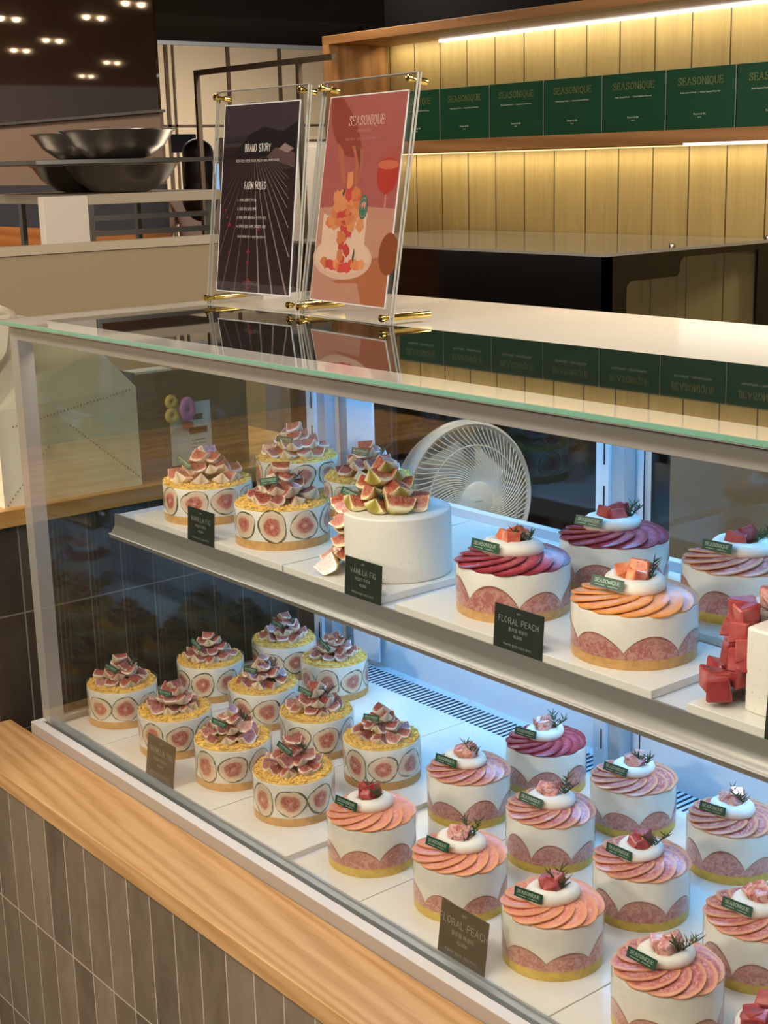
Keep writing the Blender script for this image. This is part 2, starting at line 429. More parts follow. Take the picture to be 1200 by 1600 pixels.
# ------------------------------------------------------------------ mesh helpers
class MB:
    def __init__(s):
        s.v = []; s.f = []; s.m = []; s.a = []

    def add(s, vs, fs, mi=0, att=None):
        k = len(s.v)
        s.v += [tuple(x) for x in vs]
        s.f += [tuple(i + k for i in f) for f in fs]
        s.m += [mi] * len(fs)
        s.a += list(att) if att is not None else [0.0] * len(vs)
        return s

    def box(s, x0, x1, y0, y1, z0, z1, mi=0):
        vs = [(x, y, z) for z in (z0, z1) for y in (y0, y1) for x in (x0, x1)]
        return s.add(vs, [(0, 2, 3, 1), (4, 5, 7, 6), (0, 1, 5, 4), (2, 6, 7, 3), (0, 4, 6, 2), (1, 3, 7, 5)], mi)

    def prism(s, pts, axis, a, b, mi=0):
        """pts: 2-D polygon in the plane of the other two axes (in order x,y,z minus axis)"""
        def P(p, d):
            if axis == 0: return (d, p[0], p[1])
            if axis == 1: return (p[0], d, p[1])
            return (p[0], p[1], d)
        n = len(pts)
        vs = [P(p, a) for p in pts] + [P(p, b) for p in pts]
        fs = [tuple(range(n))[::-1], tuple(range(n, 2 * n))] + [(i, (i + 1) % n, n + (i + 1) % n, n + i) for i in range(n)]
        return s.add(vs, fs, mi)

    def lathe(s, prof, n=48, mi=0, c=(0, 0, 0), att=None):
        vs = []; aa = []
        for j, (r, z) in enumerate(prof):
            for i in range(n):
                t = 2 * PI * i / n
                vs.append((c[0] + r * math.cos(t), c[1] + r * math.sin(t), c[2] + z))
                aa.append(att[j] if att else 0)
        fs = []
        for j in range(len(prof) - 1):
            for i in range(n):
                fs.append((j * n + i, j * n + (i + 1) % n, (j + 1) * n + (i + 1) % n, (j + 1) * n + i))
        return s.add(vs, fs, mi, aa)

    def tube(s, path, r, n=8, mi=0, cap=True):
        P = [Vector(p) for p in path]
        rs = r if isinstance(r, (list, tuple)) else [r] * len(P)
        vs = []
        up = None
        for i, p in enumerate(P):
            d = (P[min(i + 1, len(P) - 1)] - P[max(i - 1, 0)]).normalized()
            if up is None:
                up = Vector((0, 0, 1)) if abs(d.z) < 0.9 else Vector((1, 0, 0))
            a = d.cross(up).normalized()
            b = a.cross(d).normalized()
            up = b
            for k in range(n):
                t = 2 * PI * k / n
                vs.append(p + (a * math.cos(t) + b * math.sin(t)) * rs[i])
        fs = []
        for i in range(len(P) - 1):
            for k in range(n):
                fs.append((i * n + k, i * n + (k + 1) % n, (i + 1) * n + (k + 1) % n, (i + 1) * n + k))
        if cap:
            fs.append(tuple(range(n))[::-1])
            fs.append(tuple((len(P) - 1) * n + k for k in range(n)))
        return s.add(vs, fs, mi)

    def ball(s, c, r, n=12, m=8, mi=0):
        rx, ry, rz = r if isinstance(r, (tuple, list)) else (r, r, r)
        vs = [(c[0], c[1], c[2] - rz)]
        for j in range(1, m):
            ph = -PI / 2 + PI * j / m
            for i in range(n):
                t = 2 * PI * i / n
                vs.append((c[0] + rx * math.cos(ph) * math.cos(t), c[1] + ry * math.cos(ph) * math.sin(t), c[2] + rz * math.sin(ph)))
        vs.append((c[0], c[1], c[2] + rz))
        fs = [(0, 1 + (i + 1) % n, 1 + i) for i in range(n)]
        for j in range(m - 2):
            for i in range(n):
                a = 1 + j * n
                fs.append((a + i, a + (i + 1) % n, a + n + (i + 1) % n, a + n + i))
        a = 1 + (m - 2) * n
        fs += [(a + i, a + (i + 1) % n, len(vs) - 1) for i in range(n)]
        return s.add(vs, fs, mi)

    def xf(s, mat, k0=0):
        for i in range(k0, len(s.v)):
            s.v[i] = tuple(mat @ Vector(s.v[i]))
        return s

    def mesh(s, name, mats, smooth=None, bevel=0):
        me = bpy.data.meshes.new(name)
        me.from_pydata(s.v, [], s.f)
        for m in (mats if isinstance(mats, (list, tuple)) else [mats]):
            me.materials.append(M[m] if isinstance(m, str) else m)
        me.polygons.foreach_set('material_index', s.m)
        if any(s.a):
            at = me.attributes.new('att', 'FLOAT', 'POINT')
            at.data.foreach_set('value', s.a)
        me.update()
        if smooth is not None:
            me.polygons.foreach_set('use_smooth', [True] * len(me.polygons))
            me.set_sharp_from_angle(angle=math.radians(smooth))
        return me

    def build(s, name, mats, parent=None, smooth=None, bevel=0, **kw):
        o = inst(s.mesh(name, mats, smooth), name, parent, **kw)
        if bevel:
            b = o.modifiers.new('bevel', 'BEVEL')
            b.width = bevel
            b.segments = 2
            b.limit_method = 'ANGLE'
        return o


def inst(me, name, parent=None, loc=None, rot=None, scale=None, mw=None):
    o = bpy.data.objects.new(name, me)
    if parent is not None:
        o.parent = parent
    if loc is not None: o.location = loc
    if rot is not None: o.rotation_euler = rot
    if scale is not None: o.scale = scale if isinstance(scale, (tuple, list)) else (scale,) * 3
    if mw is not None: o.matrix_local = mw
    col.objects.link(o)
    return o


def tag(o, label, cat, group=None, kind=None):
    o['label'] = label
    o['category'] = cat
    if group: o['group'] = group
    if kind: o['kind'] = kind
    return o


def thing(name, label, cat, loc=(0, 0, 0), group=None, rotz=0, scale=None):
    o = bpy.data.objects.new(name, None)
    o.empty_display_size = 0.02
    o.location = loc
    o.rotation_euler = (0, 0, rotz)
    if scale: o.scale = scale
    col.objects.link(o)
    return tag(o, label, cat, group)


def struct(o, label=None):
    o['kind'] = 'structure'
    if label: o['label'] = label
    return o


# ------------------------------------------------------------------ lettering
G = {
 'A': [[(0, 0), (.34, 1), (.68, 0)], [(.12, .36), (.56, .36)]],
 'B': [[(0, 0), (0, 1), (.4, 1), (.52, .85), (.5, .62), (.38, .53), (0, .53)], [(.38, .53), (.58, .38), (.58, .14), (.42, 0), (0, 0)]],
 'C': [[(.62, .82), (.5, .98), (.22, 1), (.03, .75), (.0, .4), (.1, .1), (.3, 0), (.52, .03), (.64, .2)]],
 'D': [[(0, 0), (0, 1), (.34, .98), (.58, .75), (.62, .45), (.5, .14), (.3, 0), (0, 0)]],
 'E': [[(.52, 0), (0, 0), (0, 1), (.5, 1)], [(0, .52), (.4, .52)]],
 'F': [[(0, 0), (0, 1), (.5, 1)], [(0, .52), (.4, .52)]],
 'G': [[(.62, .82), (.5, .98), (.22, 1), (.03, .75), (.0, .4), (.1, .1), (.3, 0), (.56, .05), (.6, .42), (.34, .42)]],
 'H': [[(0, 0), (0, 1)], [(.56, 0), (.56, 1)], [(0, .52), (.56, .52)]],
 'I': [[(0.08, 0), (0.08, 1)]],
 'L': [[(0, 1), (0, 0), (.48, 0)]],
 'M': [[(0, 0), (.05, 1), (.36, .2), (.68, 1), (.72, 0)]],
 'N': [[(0, 0), (0, 1), (.6, 0), (.6, 1)]],
 'O': [[(.34, 1), (.08, .85), (0, .5), (.08, .14), (.34, 0), (.6, .14), (.68, .5), (.6, .85), (.34, 1)]],
 'P': [[(0, 0), (0, 1), (.4, 1), (.55, .85), (.55, .62), (.4, .5), (0, .5)]],
 'Q': [[(.34, 1), (.08, .85), (0, .5), (.08, .14), (.34, 0), (.6, .14), (.68, .5), (.6, .85), (.34, 1)], [(.34, .02), (.5, -.16), (.8, -.22)]],
 'R': [[(0, 0), (0, 1), (.4, 1), (.54, .85), (.54, .64), (.4, .53), (0, .53)], [(.3, .53), (.6, 0)]],
 'S': [[(.52, .82), (.42, .97), (.2, 1), (.04, .86), (.06, .66), (.28, .53), (.5, .4), (.56, .2), (.42, .03), (.18, 0), (.02, .16)]],
 'T': [[(0, 1), (.6, 1)], [(.3, 1), (.3, 0)]],
 'U': [[(0, 1), (0, .3), (.1, .06), (.3, 0), (.5, .06), (.6, .3), (.6, 1)]],
 'V': [[(0, 1), (.32, 0), (.64, 1)]],
 'Y': [[(0, 1), (.3, .5), (.6, 1)], [(.3, .5), (.28, 0)]],
 ' ': [],
}
SER = {
 'A': [[(-.1, 0), (.14, 0)], [(.54, 0), (.8, 0)]], 'E': [[(-.08, 0), (.1, 0)], [(-.08, 1), (.1, 1)], [(.5, 1.0), (.5, .84)], [(.52, 0), (.55, .18)], [(.4, .6), (.4, .44)]],
 'N': [[(-.1, 0), (.12, 0)], [(-.12, 1), (.06, 1)], [(.48, 1), (.72, 1)]], 'I': [[(-.06, 0), (.22, 0)], [(-.06, 1), (.22, 1)]],
 'U': [[(-.12, 1), (.12, 1)], [(.5, 1), (.72, 1)]], 'S': [[(.52, .72), (.55, .98)], [(.02, .02), (.0, .28)]],
}


def stroke_text(mb, s, h, cx=0, cy=0, wt=.1, serif=False, track=.22, mi=0, z=0, jit=0, wid=1.0):
    """strokes in the xy plane, centred on cx, baseline cy"""
    r = random.Random(len(s))
    wd = lambda c: .34 if c == ' ' else (max(p[0] for st in G[c] for p in st) if c != 'Q' else .68)
    tot = sum(wd(c) + track for c in s) - track
    x = -tot / 2
    for c in s:
        dy = r.uniform(-jit, jit)
        for st in G[c] + (SER.get(c, []) if serif else []):
            for a, b in zip(st, st[1:]):
                A = Vector((cx + (x + a[0]) * h * wid, cy + (a[1] + dy) * h)); B = Vector((cx + (x + b[0]) * h * wid, cy + (b[1] + dy) * h))
                d = B - A
                if d.length < 1e-9: continue
                k = wt * h / 2
                if serif and abs(d.x) > abs(d.y) * 2.2: k *= .55
                n = Vector((-d.y, d.x)).normalized() * k
                e = d.normalized() * k * .5
                A2 = A - e; B2 = B + e
                mb.add([(A2.x - n.x, A2.y - n.y, z), (B2.x - n.x, B2.y - n.y, z), (B2.x + n.x, B2.y + n.y, z), (A2.x + n.x, A2.y + n.y, z)], [(0, 1, 2, 3)], mi)
        x += wd(c) + track
    return mb


_font_cache = {}


def font_text(mb, s, h, cx=0, cy=0, mi=0, z=0, align='CENTER'):
    if s not in _font_cache:
        c = bpy.data.curves.new('t', 'FONT')
        c.body = s
        c.align_x = 'CENTER'
        c.resolution_u = 2
        o = bpy.data.objects.new('t', c)
        col.objects.link(o)
        dg = bpy.context.evaluated_depsgraph_get()
        me = bpy.data.meshes.new_from_object(o.evaluated_get(dg))
        _font_cache[s] = ([tuple(v.co) for v in me.vertices], [tuple(p.vertices) for p in me.polygons])
        bpy.data.objects.remove(o); bpy.data.curves.remove(c); bpy.data.meshes.remove(me)
    vs, fs = _font_cache[s]
    off = 0
    if align == 'LEFT' and vs:
        off = -min(v[0] for v in vs)
    k = h / 0.72
    mb.add([(cx + (v[0] + off) * k, cy + v[1] * k, z) for v in vs], fs, mi)
    return mb


UPR = Matrix.Rotation(PI / 2, 4, 'X')          # xy plane -> xz plane, facing -Y


# ================================================================== SETTING
struct(MB().box(-20, 6, -14, 1.4, 2.9, 3.0).build('ceiling', 'ceiling'))
struct(MB().box(-10, 6, 1.4, 9.5, 2.62, 2.72).build('ceiling', 'black'))
struct(MB().box(-20, 6, -14, 9.5, -0.30, -0.25).build('floor', 'floor'))
struct(MB().box(-9.0, -4.0, 2.2, 9.4, -0.25, 0.12).build('floor_kitchen', 'floor'))
# tiled front of the counter and tiled return wall at the left end
struct(MB().box(-0.09, 2.6, -0.118, -0.02, -0.25, 0.4475).build('wall_front', 'tile_front'))
wl = MB().box(-0.66, -0.10, -1.2, 0.866, -0.25, 0.864)
tag(wl.build('tiled_counter', 'tile_left'), 'dark tiled return counter under the oak worktop at the left end', 'counter')
# rear walls
struct(MB().box(-2.39, 4.5, 2.88, 2.98, -0.25, 2.62).build('wall_back', 'black'))
struct(MB().box(-9.1, -9.0, 1.4, 9.5, -0.25, 2.62).build('wall_far', 'beige_wall'))
for i, y in enumerate((5.767, 5.845, 6.417, 6.99, 7.56, 8.1)):
    struct(MB().box(-9.0, -8.985, y, y + (.035 if i != 1 else .02), -0.25, 2.60).build('trim_%d' % (i + 1), 'seam'))
struct(MB().box(-9.0, -8.985, 5.0, 9.0, 1.885, 1.905).build('trim_7', 'seam'))
struct(MB().box(-9.0, -8.96, 5.0, 9.4, 2.585, 2.62).build('trim_8', 'pale_metal2'))
struct(MB().box(-6.0, -1.775, 1.418, 1.43, 1.478, 1.706).build('wall_kitchen', 'brown_wall'))
struct(MB().box(-6.0, -1.775, 1.418, 1.43, 1.318, 1.478).build('wall_kitchen', 'grey_panel'))
struct(MB().box(-6.0, -1.775, 1.418, 1.43, -0.25, 1.318).build('wall_kitchen', 'orange_wood'))
sg = MB().box(-6.0, -1.76, 1.405, 1.415, 1.715, 2.62).build('window_1', 'smoked')
struct(sg, 'smoked dark glass pane above the kitchen counter')
MB().box(-6.0, -1.76, 1.40, 1.43, 1.706, 1.715).build('window_trim', 'steel', sg)
# ceiling lamps of the shop (the smoked glass mirrors them)
lm = MB(); lm.ball((0, 0, -.01), .028, 16, 10)
lme = lm.mesh('lamp_disc', 'lamp')
rim = MB(); rim.lathe([(0.055, 0.004), (0.062, -0.006), (0.08, 0.0), (0.08, 0.03), (0.055, 0.03)], 20)
rme = rim.mesh('lamp_rim', 'beige_trim', 40)
for k, (x, y) in enumerate([(-10.0, -1.99), (-9.6, -2.62), (-11.85, -3.34), (-13.13, -3.58), (-14.49, -5.48), (-17.0, -6.44), (-8.5, -2.4)]):
    for q in (-1, 1):
        o = thing('ceiling_downlight', 'round recessed downlight in the brown shop ceiling', 'ceiling light', (x + .02 * q, y + 0.085 * q, 2.868), 'downlights in the shop ceiling')
        inst(lme, 'lamp_disc', o); inst(rme, 'lamp_rim', o)

# ================================================================== OAK LEDGE
lg = MB().box(-0.092, 2.6, -0.127, -0.001, 0.4475, 0.479).build('wooden_ledge', 'oak_x', bevel=0.0015)
tag(lg, 'long golden oak ledge along the foot of the cake display case', 'ledge')
wt = MB().box(-0.66, -0.088, -1.2, 0.874, 0.864, 0.897).build('oak_worktop', 'oak_y', bevel=0.0015)
tag(wt, 'oak worktop on the tiled return counter, carrying the paper bags', 'worktop')
# beige kitchen partition
bp = thing('kitchen_partition', 'low beige laminate partition behind the case, in front of the steel bowls', 'partition', (-0.668, 0.4, -0.25))
MB().box(-0.03, 0.0, -1.6, .632, 0.0, 1.592).build('panel', 'beige', bp)
MB().box(-0.036, 0.006, -1.6, .635, 1.592, 1.612).build('cap_rail', 'beige_trim', bp)

# ================================================================== DISPLAY CASE
X1 = 1.95
case = thing('display_case', 'long glass cake display case with two lit decks and a grey metal frame', 'display case', (0, 0, 0))
MB().box(0.004, X1, 0.004, 0.75, -0.25, 0.462).build('plinth', 'pale_metal', case)
# lower frame: outer lip, channel
b = MB()
b.box(0, X1, 0, 0.018, 0.4795, 0.5, 0); b.box(0, 0.018, 0.018, 0.75, 0.4795, 0.5, 0); b.box(X1 - .018, X1, 0.018, 0.75, 0.4795, 0.5, 0)
b.box(0, X1, 0.0, 0.75, 0.462, 0.4795, 0)
b.build('base_frame', 'frame', case, bevel=0.0008)
b = MB()
b.box(0.0185, X1 - .0185, 0.0005, 0.0175, 0.5, 0.5012); b.box(0.0005, 0.0175, 0.0005, 0.75, 0.5, 0.5012)
b.build('frame_lip', 'frame_white', case)
b = MB()
prof = [(0.0185, 0.481), (0.0185, 0.486), (0.024, 0.4835), (0.036, 0.4835), (0.040, 0.489), (0.048, 0.491), (0.048, 0.4945), (0.052, 0.4945), (0.052, 0.481)]
b.prism([(p[0], p[1]) for p in prof], 0, 0.02, X1 - .02)
b.build('front_channel', 'alu', case, smooth=30)
MB().box(0.02, X1 - .02, 0.052, 0.74, 0.478, 0.481).build('deck', 'pale_metal', case)
# posts
b = MB()
for x0, x1 in ((0.0, 0.030), (X1 - .030, X1)):
    b2 = MB(); b2.box(x0, x1, 0.026, 0.056, 0.4835, 1.2635)
    b2.build('front_post', 'frame', case, bevel=0.001)
for x0, x1 in ((0.0, 0.030), (X1 - .030, X1)):
    MB().box(x0, x1, 0.715, 0.745, 0.481, 1.2635).build('corner_post', 'pale_metal2', case, bevel=0.001)
# top beam ring
MB().box(0.030, X1 - .03, 0.026, 0.058, 1.235, 1.2635).build('top_beam', 'frame', case, bevel=0.001)
MB().box(0.0, 0.030, 0.056, 0.715, 1.235, 1.2635).build('side_beam', 'frame', case, bevel=0.001)
MB().box(X1 - .03, X1, 0.056, 0.715, 1.235, 1.2635).build('side_beam', 'frame', case, bevel=0.001)
MB().box(0.030, X1 - .03, 0.66, 0.745, 1.215, 1.2635).build('rear_beam', 'pale_metal2', case, bevel=0.001)
MB().box(0.030, X1 - .03, 0.058, 0.66, 1.245, 1.2635).build('lamp_housing', 'black', case)
# top glass with printed border strip and rear cream cap
tg = MB()
tg.box(0.088, X1 - .04, 0.055, 0.392, 1.2637, 1.2715)
tg.build('top_glass', 'top_glass', case)
b = MB()
b.box(0.0, X1, 0.0, 0.055, 1.2637, 1.2715); b.box(0.0, 0.088, 0.055, 0.752, 1.2637, 1.2715); b.box(X1 - .04, X1, 0.055, 0.752, 1.2637, 1.2715)
b.build('glass_border', 'border', case)
MB().box(0.088, X1 - .04, 0.392, 0.752, 1.2637, 1.2715).build('rear_cap', 'cap', case)
MB().box(-0.001, X1, -0.0015, 0.0, 1.2655, 1.2710).build('glass_edge', 'glass_edge', case)
# glazing
MB().box(0.012, X1 - .012, 0.0265 - .005, 0.0265, 0.484, 1.2635).build('front_glass', 'glass', case)
MB().box(0.006, 0.012, 0.056, 0.715, 0.481, 1.235).build('end_glass', 'glass_tint', case)
MB().box(X1 - .012, X1 - .006, 0.056, 0.715, 0.481, 1.235).build('end_glass', 'glass', case)
# rear uprights with slots
for x in (0.035, 0.852, 1.60):
    u = MB().box(x, x + 0.028, 0.655, 0.675, 0.481, 1.235).build('rear_upright', 'pale_metal', case, bevel=0.001)
    MB().box(x + .028, x + 0.056, 0.662, 0.690, 0.481, 1.235).build('door_jamb', 'pale_metal2', u, bevel=0.001)
    for k in range(10):
        z = 0.53 + k * 0.072
        MB().box(x + .0175, x + .0205, 0.6542, 0.656, z, z + .036).build('slot', 'slot', u)
# sliding doors (frame > pane)
def door(x0, x1, y, name='sliding_door'):
    b = MB()
    b.box(x0, x0 + .045, y, y + .018, 0.485, 1.215); b.box(x1 - .045, x1, y, y + .018, 0.485, 1.215)
    b.box(x0 + .045, x1 - .045, y, y + .018, 0.485, 0.585); b.box(x0 + .045, x1 - .045, y, y + .018, 1.17, 1.215)
    o = b.build(name, 'pale_metal', case, bevel=0.001)
    MB().box(x0 + .045, x1 - .045, y + .005, y + .011, 0.585, 1.17).build('pane', 'glass_rear', o)
    g = MB(); g.box(x0 + .045, x1 - .045, y - .0008, y, 0.583, 0.588)
    g.box(x0 + .047, x0 + .0495, y - .0008, y, 0.485, 1.2)
    g.build('seal', 'slot', o)
door(0.06, 0.90, 0.722)
door(0.875, 1.66, 0.695)
MB().box(0.115, 0.200, 0.700, 0.706, 0.50, 1.215).build('filler_panel', 'pale_metal', case, bevel=0.001)
b = MB(); b.box(0.03, X1 - .03, 0.655, 0.75, 0.481, 0.4855)
b.build('door_sill', 'pale_metal', case)
# vent grille: plate with slots
b = MB()
b.box(0.03, X1 - .03, 0.632, 0.655, 0.481, 0.4855, 0)
x = 0.10
while x < 1.85:
    b.prism([(x, .6385), (x + .005, .6385), (x + .005, .700), (x, .700)], 2, 0.4856, 0.4861, 1)
    x += 0.0125
b.build('vent_grille', ['pale_metal', 'slot'], case)
# shelf
sh = MB().box(0.052, X1 - .04, 0.19, 0.635, 0.876, 0.888).build('shelf', 'pale_metal', case)
b = MB()
pr = [(0.184, 0.889), (0.1875, 0.8895), (0.1885, 0.8875), (0.196, 0.8875), (0.196, 0.846), (0.176, 0.8425), (0.1705, 0.8455), (0.1700, 0.8525), (0.1745, 0.8545), (0.1825, 0.866), (0.1835, 0.870)]
b.prism(pr, 0, 0.050, X1 - .04)
b.build('shelf_rail', 'shelf_edge', sh, smooth=35)
MB().box(0.05, X1 - .04, 0.1693, 0.1700, 0.8525, 0.8545).build('shelf_lip', 'frame_white', sh)
MB().box(0.05, X1 - .04, 0.635, 0.654, 0.868, 0.905).build('rear_rail', 'pale_metal', sh, bevel=0.001)
MB().tube([(0.06, 0.205, 0.870), (X1 - .05, 0.205, 0.870)], 0.004, 8).build('shelf_lamp_tube', 'led_case', sh)
MB().tube([(0.06, 0.615, 0.870), (X1 - .05, 0.615, 0.870)], 0.004, 8).build('shelf_lamp_tube', 'led_case', sh)
MB().tube([(0.04, 0.07, 1.232), (X1 - .05, 0.07, 1.232)], 0.005, 8).build('lamp_tube', 'led_case', case)
MB().tube([(0.04, 0.61, 1.232), (X1 - .05, 0.61, 1.232)], 0.005, 8).build('lamp_tube', 'led_case', case)

# acrylic boards
def board(x0, x1, y0, y1, z0, z1, label, grp):
    o = MB().box(x0, x1, y0, y1, z0, z1).build('acrylic_board', 'acrylic_white', bevel=0.0008)
    tag(o, label, 'board', grp)
    return o
lowb = [(0.020, 0.174, 'narrow white board under the leftmost small fig cake on the lower deck'),
        (0.176, 0.546, 'white board under the front fig cakes beside the lower vanilla fig card'),
        (0.548, 0.764, 'white board under the fourth front fig cake, left of the deck gap'),
        (0.786, 0.948, 'white board under the coral peach cake just right of the deck gap'),
        (0.950, 1.330, 'white board behind the lower floral peach card'),
        (1.332, 1.720, 'white board at the right end of the lower deck')]
for x0, x1, lb in lowb:
    board(x0, x1, 0.055, 0.63, 0.4812, 0.490, lb, 'white boards on the lower deck')
upb = [(0.123, 0.602, 0.186, 0.60, 'wide white board under the fig cakes at the left of the upper shelf'),
       (0.606, 0.850, 0.186, 0.60, 'white board under the tall white fig cake'),
       (0.8895, 1.376, 0.186, 0.372, 'white board under the two front peach cakes of the upper shelf'),
       (0.880, 1.376, 0.400, 0.60, 'white board under the rear peach cakes of the upper shelf'),
       (1.430, 1.88, 0.186, 0.60, 'white board under the cut peach cake at the right edge')]
for x0, x1, y0, y1, lb in upb:
    board(x0, x1, y0, y1, 0.8885, 0.900, lb, 'white boards on the upper shelf')


# ================================================================== CAKES
def cached(fn):
    c = {}
    def g(*a):
        if a not in c: c[a] = fn(*a)
        return c[a]
    return g


@cached
def me_body(R, z0, z1, mat, bev=.003):
    b = MB()
    prof = [(0.0001, z0), (R, z0), (R, z0 + .001)]
    prof += [(R, z1 - bev), (R - bev * .3, z1 - bev * .3), (R - bev, z1), (0.0001, z1)]
    b.lathe(prof, 64)
    return b.mesh('body', mat, 40)


@cached
def me_film(R, z1):
    b = MB(); b.lathe([(R, 0.0005), (R, z1)], 64)
    return b.mesh('film', 'film', 60)


@cached
def me_crumb(R, seed):
    r = random.Random(seed)
    b = MB()
    b.lathe([(R, -.004), (R, 0.0012), (R * .93, 0.0035), (R * .6, 0.004), (0.0001, 0.004)], 64)
    for _ in range(420):
        a = r.uniform(0, 2 * PI); q = R * math.sqrt(r.uniform(.34, .95))
        s = r.uniform(.0013, .0033)
        k = len(b.v)
        b.ball((q * math.cos(a), q * math.sin(a), .0035 + s * r.uniform(0, .6)), (s, s * r.uniform(.7, 1.2), s * .8), 5, 4)
    return b.mesh('crumble', 'crumb', 40)


@cached
def me_wedge(mat, seed):
    r = random.Random(seed)
    L = .0150 * r.uniform(.9, 1.12); Rm = .0178 * r.uniform(.92, 1.12)
    half = math.radians(r.uniform(44, 58))
    ny, nt, na = 9, 5, 7
    b = MB()
    def rr(y):
        u = y / L
        return Rm * max(0, 1 - abs(u) ** 3.4) ** .45 * (1 - .15 * u)
    ys = [L * (-1 + 2 * j / (ny - 1)) for j in range(ny)]
    for sgn in (-1, 1):
        vs = []; at = []
        for y in ys:
            R_ = max(rr(y), .0006)
            for t in range(nt):
                q = t / (nt - 1)
                vs.append((sgn * math.sin(half) * R_ * q, y, -math.cos(half) * R_ * q))
                at.append(max(q ** 1.1 * .98, abs(y / L) ** 2.2 * .96))
        fs = []
        for j in range(ny - 1):
            for t in range(nt - 1):
                a = j * nt + t
                fs.append((a, a + 1, a + nt + 1, a + nt) if sgn > 0 else (a, a + nt, a + nt + 1, a + 1))
        b.add(vs, fs, 0, at)
    vs = []; at = []
    for y in ys:
        R_ = max(rr(y), .0006)
        for k in range(na):
            a = -half + 2 * half * k / (na - 1)
            vs.append((math.sin(a) * R_, y, -math.cos(a) * R_))
            at.append(1.0 + .55 * max(0, 1 - abs(a / half)) ** .8)
    fs = []
    for j in range(ny - 1):
        for k in range(na - 1):
            a = j * na + k
            fs.append((a, a + na, a + na + 1, a + 1))
    b.add(vs, fs, 0, at)
    b.xf(Matrix.Translation((0, 0, Rm * .82)))
    return b.mesh('wedge', mat, 42)


@cached
def me_figslice(R, rs, seed):
    r = random.Random(seed)
    ph = [r.uniform(0, 6.28) for _ in range(3)]
    b = MB(); vs = []; at = []
    n, m = 24, 7
    sy = r.uniform(.92, 1.08)
    for j in range(m + 1):
        q = j / m
        for i in range(n):
            t = 2 * PI * i / n
            o = 1 + .06 * math.sin(2 * t + ph[0]) + .05 * math.sin(3 * t + ph[1]) + .02 * math.sin(5 * t + ph[2])
            u = rs * q * o * math.cos(t); v = rs * q * o * math.sin(t) * sy
            a = u / R
            vs.append((R * math.sin(a), -R * math.cos(a), v)); at.append(q if q > 0 else .01)
    fs = [(j * n + i, j * n + (i + 1) % n, (j + 1) * n + (i + 1) % n, (j + 1) * n + i) for j in range(m) for i in range(n)]
    b.add(vs, fs, 0, at)
    return b.mesh('fig_slice', 'figslice', 60)


@cached
def me_peachside(R, wd, h, seed):
    r = random.Random(seed)
    b = MB(); vs = []; at = []
    n, m = 22, 7
    sk = r.uniform(-.35, .35); pw = r.uniform(.55, .8)
    for i in range(n + 1):
        u = -1 + 2 * i / n
        top = h * max(0, 1 - abs(u) ** 2.0) ** pw * (1 + sk * .4 * u)
        for j in range(m + 1):
            q = j / m
            a = u * wd / 2 / R
            z = top * q
            vs.append((R * math.sin(a), -R * math.cos(a), z))
            at.append(min(1.05, max(abs(u) ** 3, q ** 1.5 if top > h * .1 else 1.0) + .02))
    fs = [(i * (m + 1) + j, (i + 1) * (m + 1) + j, (i + 1) * (m + 1) + j + 1, i * (m + 1) + j + 1) for i in range(n) for j in range(m)]
    b.add(vs, fs, 0, at)
    return b.mesh('peach_slice', 'peach_side', 60)


@cached
def me_topslice(mat, seed):
    r = random.Random(seed)
    b = MB()
    n, m = 26, 5
    rx, ry, th = .0345 * r.uniform(.98, 1.04), .0335 * r.uniform(.97, 1.05), .0022
    vs = []; at = []
    for side in (1, 0):
        for j in range(m + 1):
            q = j / m
            for i in range(n):
                t = 2 * PI * i / n
                o = 1 + .03 * math.sin(3 * t + seed)
                x = rx * q * o * math.cos(t); y = ry * q * o * math.sin(t)
                z = (th if side else 0) - (.0006 if q == 1 and side else 0) - .06 * max(x, 0) ** 2 / rx
                vs.append((x, y, z)); at.append(q + .01)
    fs = []
    N = (m + 1) * n
    for j in range(m):
        for i in range(n):
            a, c = j * n + i, j * n + (i + 1) % n
            fs.append((a, a + n, c + n, c)); fs.append((N + a, N + c, N + c + n, N + a + n))
    for i in range(n):
        a, c = m * n + i, m * n + (i + 1) % n
        fs.append((a, N + a, N + c, c))
    b.add(vs, fs, 0, at)
    return b.mesh('peach_slice', mat, 50)


@cached
def me_ring(seed):
    r = random.Random(seed)
    b = MB(); vs = []
    n, m = 40, 12
    ph = [r.uniform(0, 6.28) for _ in range(4)]
    for i in range(n):
        t = 2 * PI * i / n
        mj = .0195 * (1 + .04 * math.sin(2 * t + ph[0]))
        mn = .0098 * (1 + .12 * math.sin(t + ph[1]) + .06 * math.sin(3 * t + ph[2]))
        for k in range(m):
            a = 2 * PI * k / m
            q = mj + mn * math.cos(a)
            vs.append((q * math.cos(t), q * math.sin(t) * .92, .0078 + mn * .85 * math.sin(a)))
    fs = [(i * m + k, ((i + 1) % n) * m + k, ((i + 1) % n) * m + (k + 1) % m, i * m + (k + 1) % m) for i in range(n) for k in range(m)]
    b.add(vs, fs)
    b.lathe([(0.018, .004), (0.018, .010), (0.0001, .011)], 24)
    return b.mesh('cream_ring', 'cream', 60)


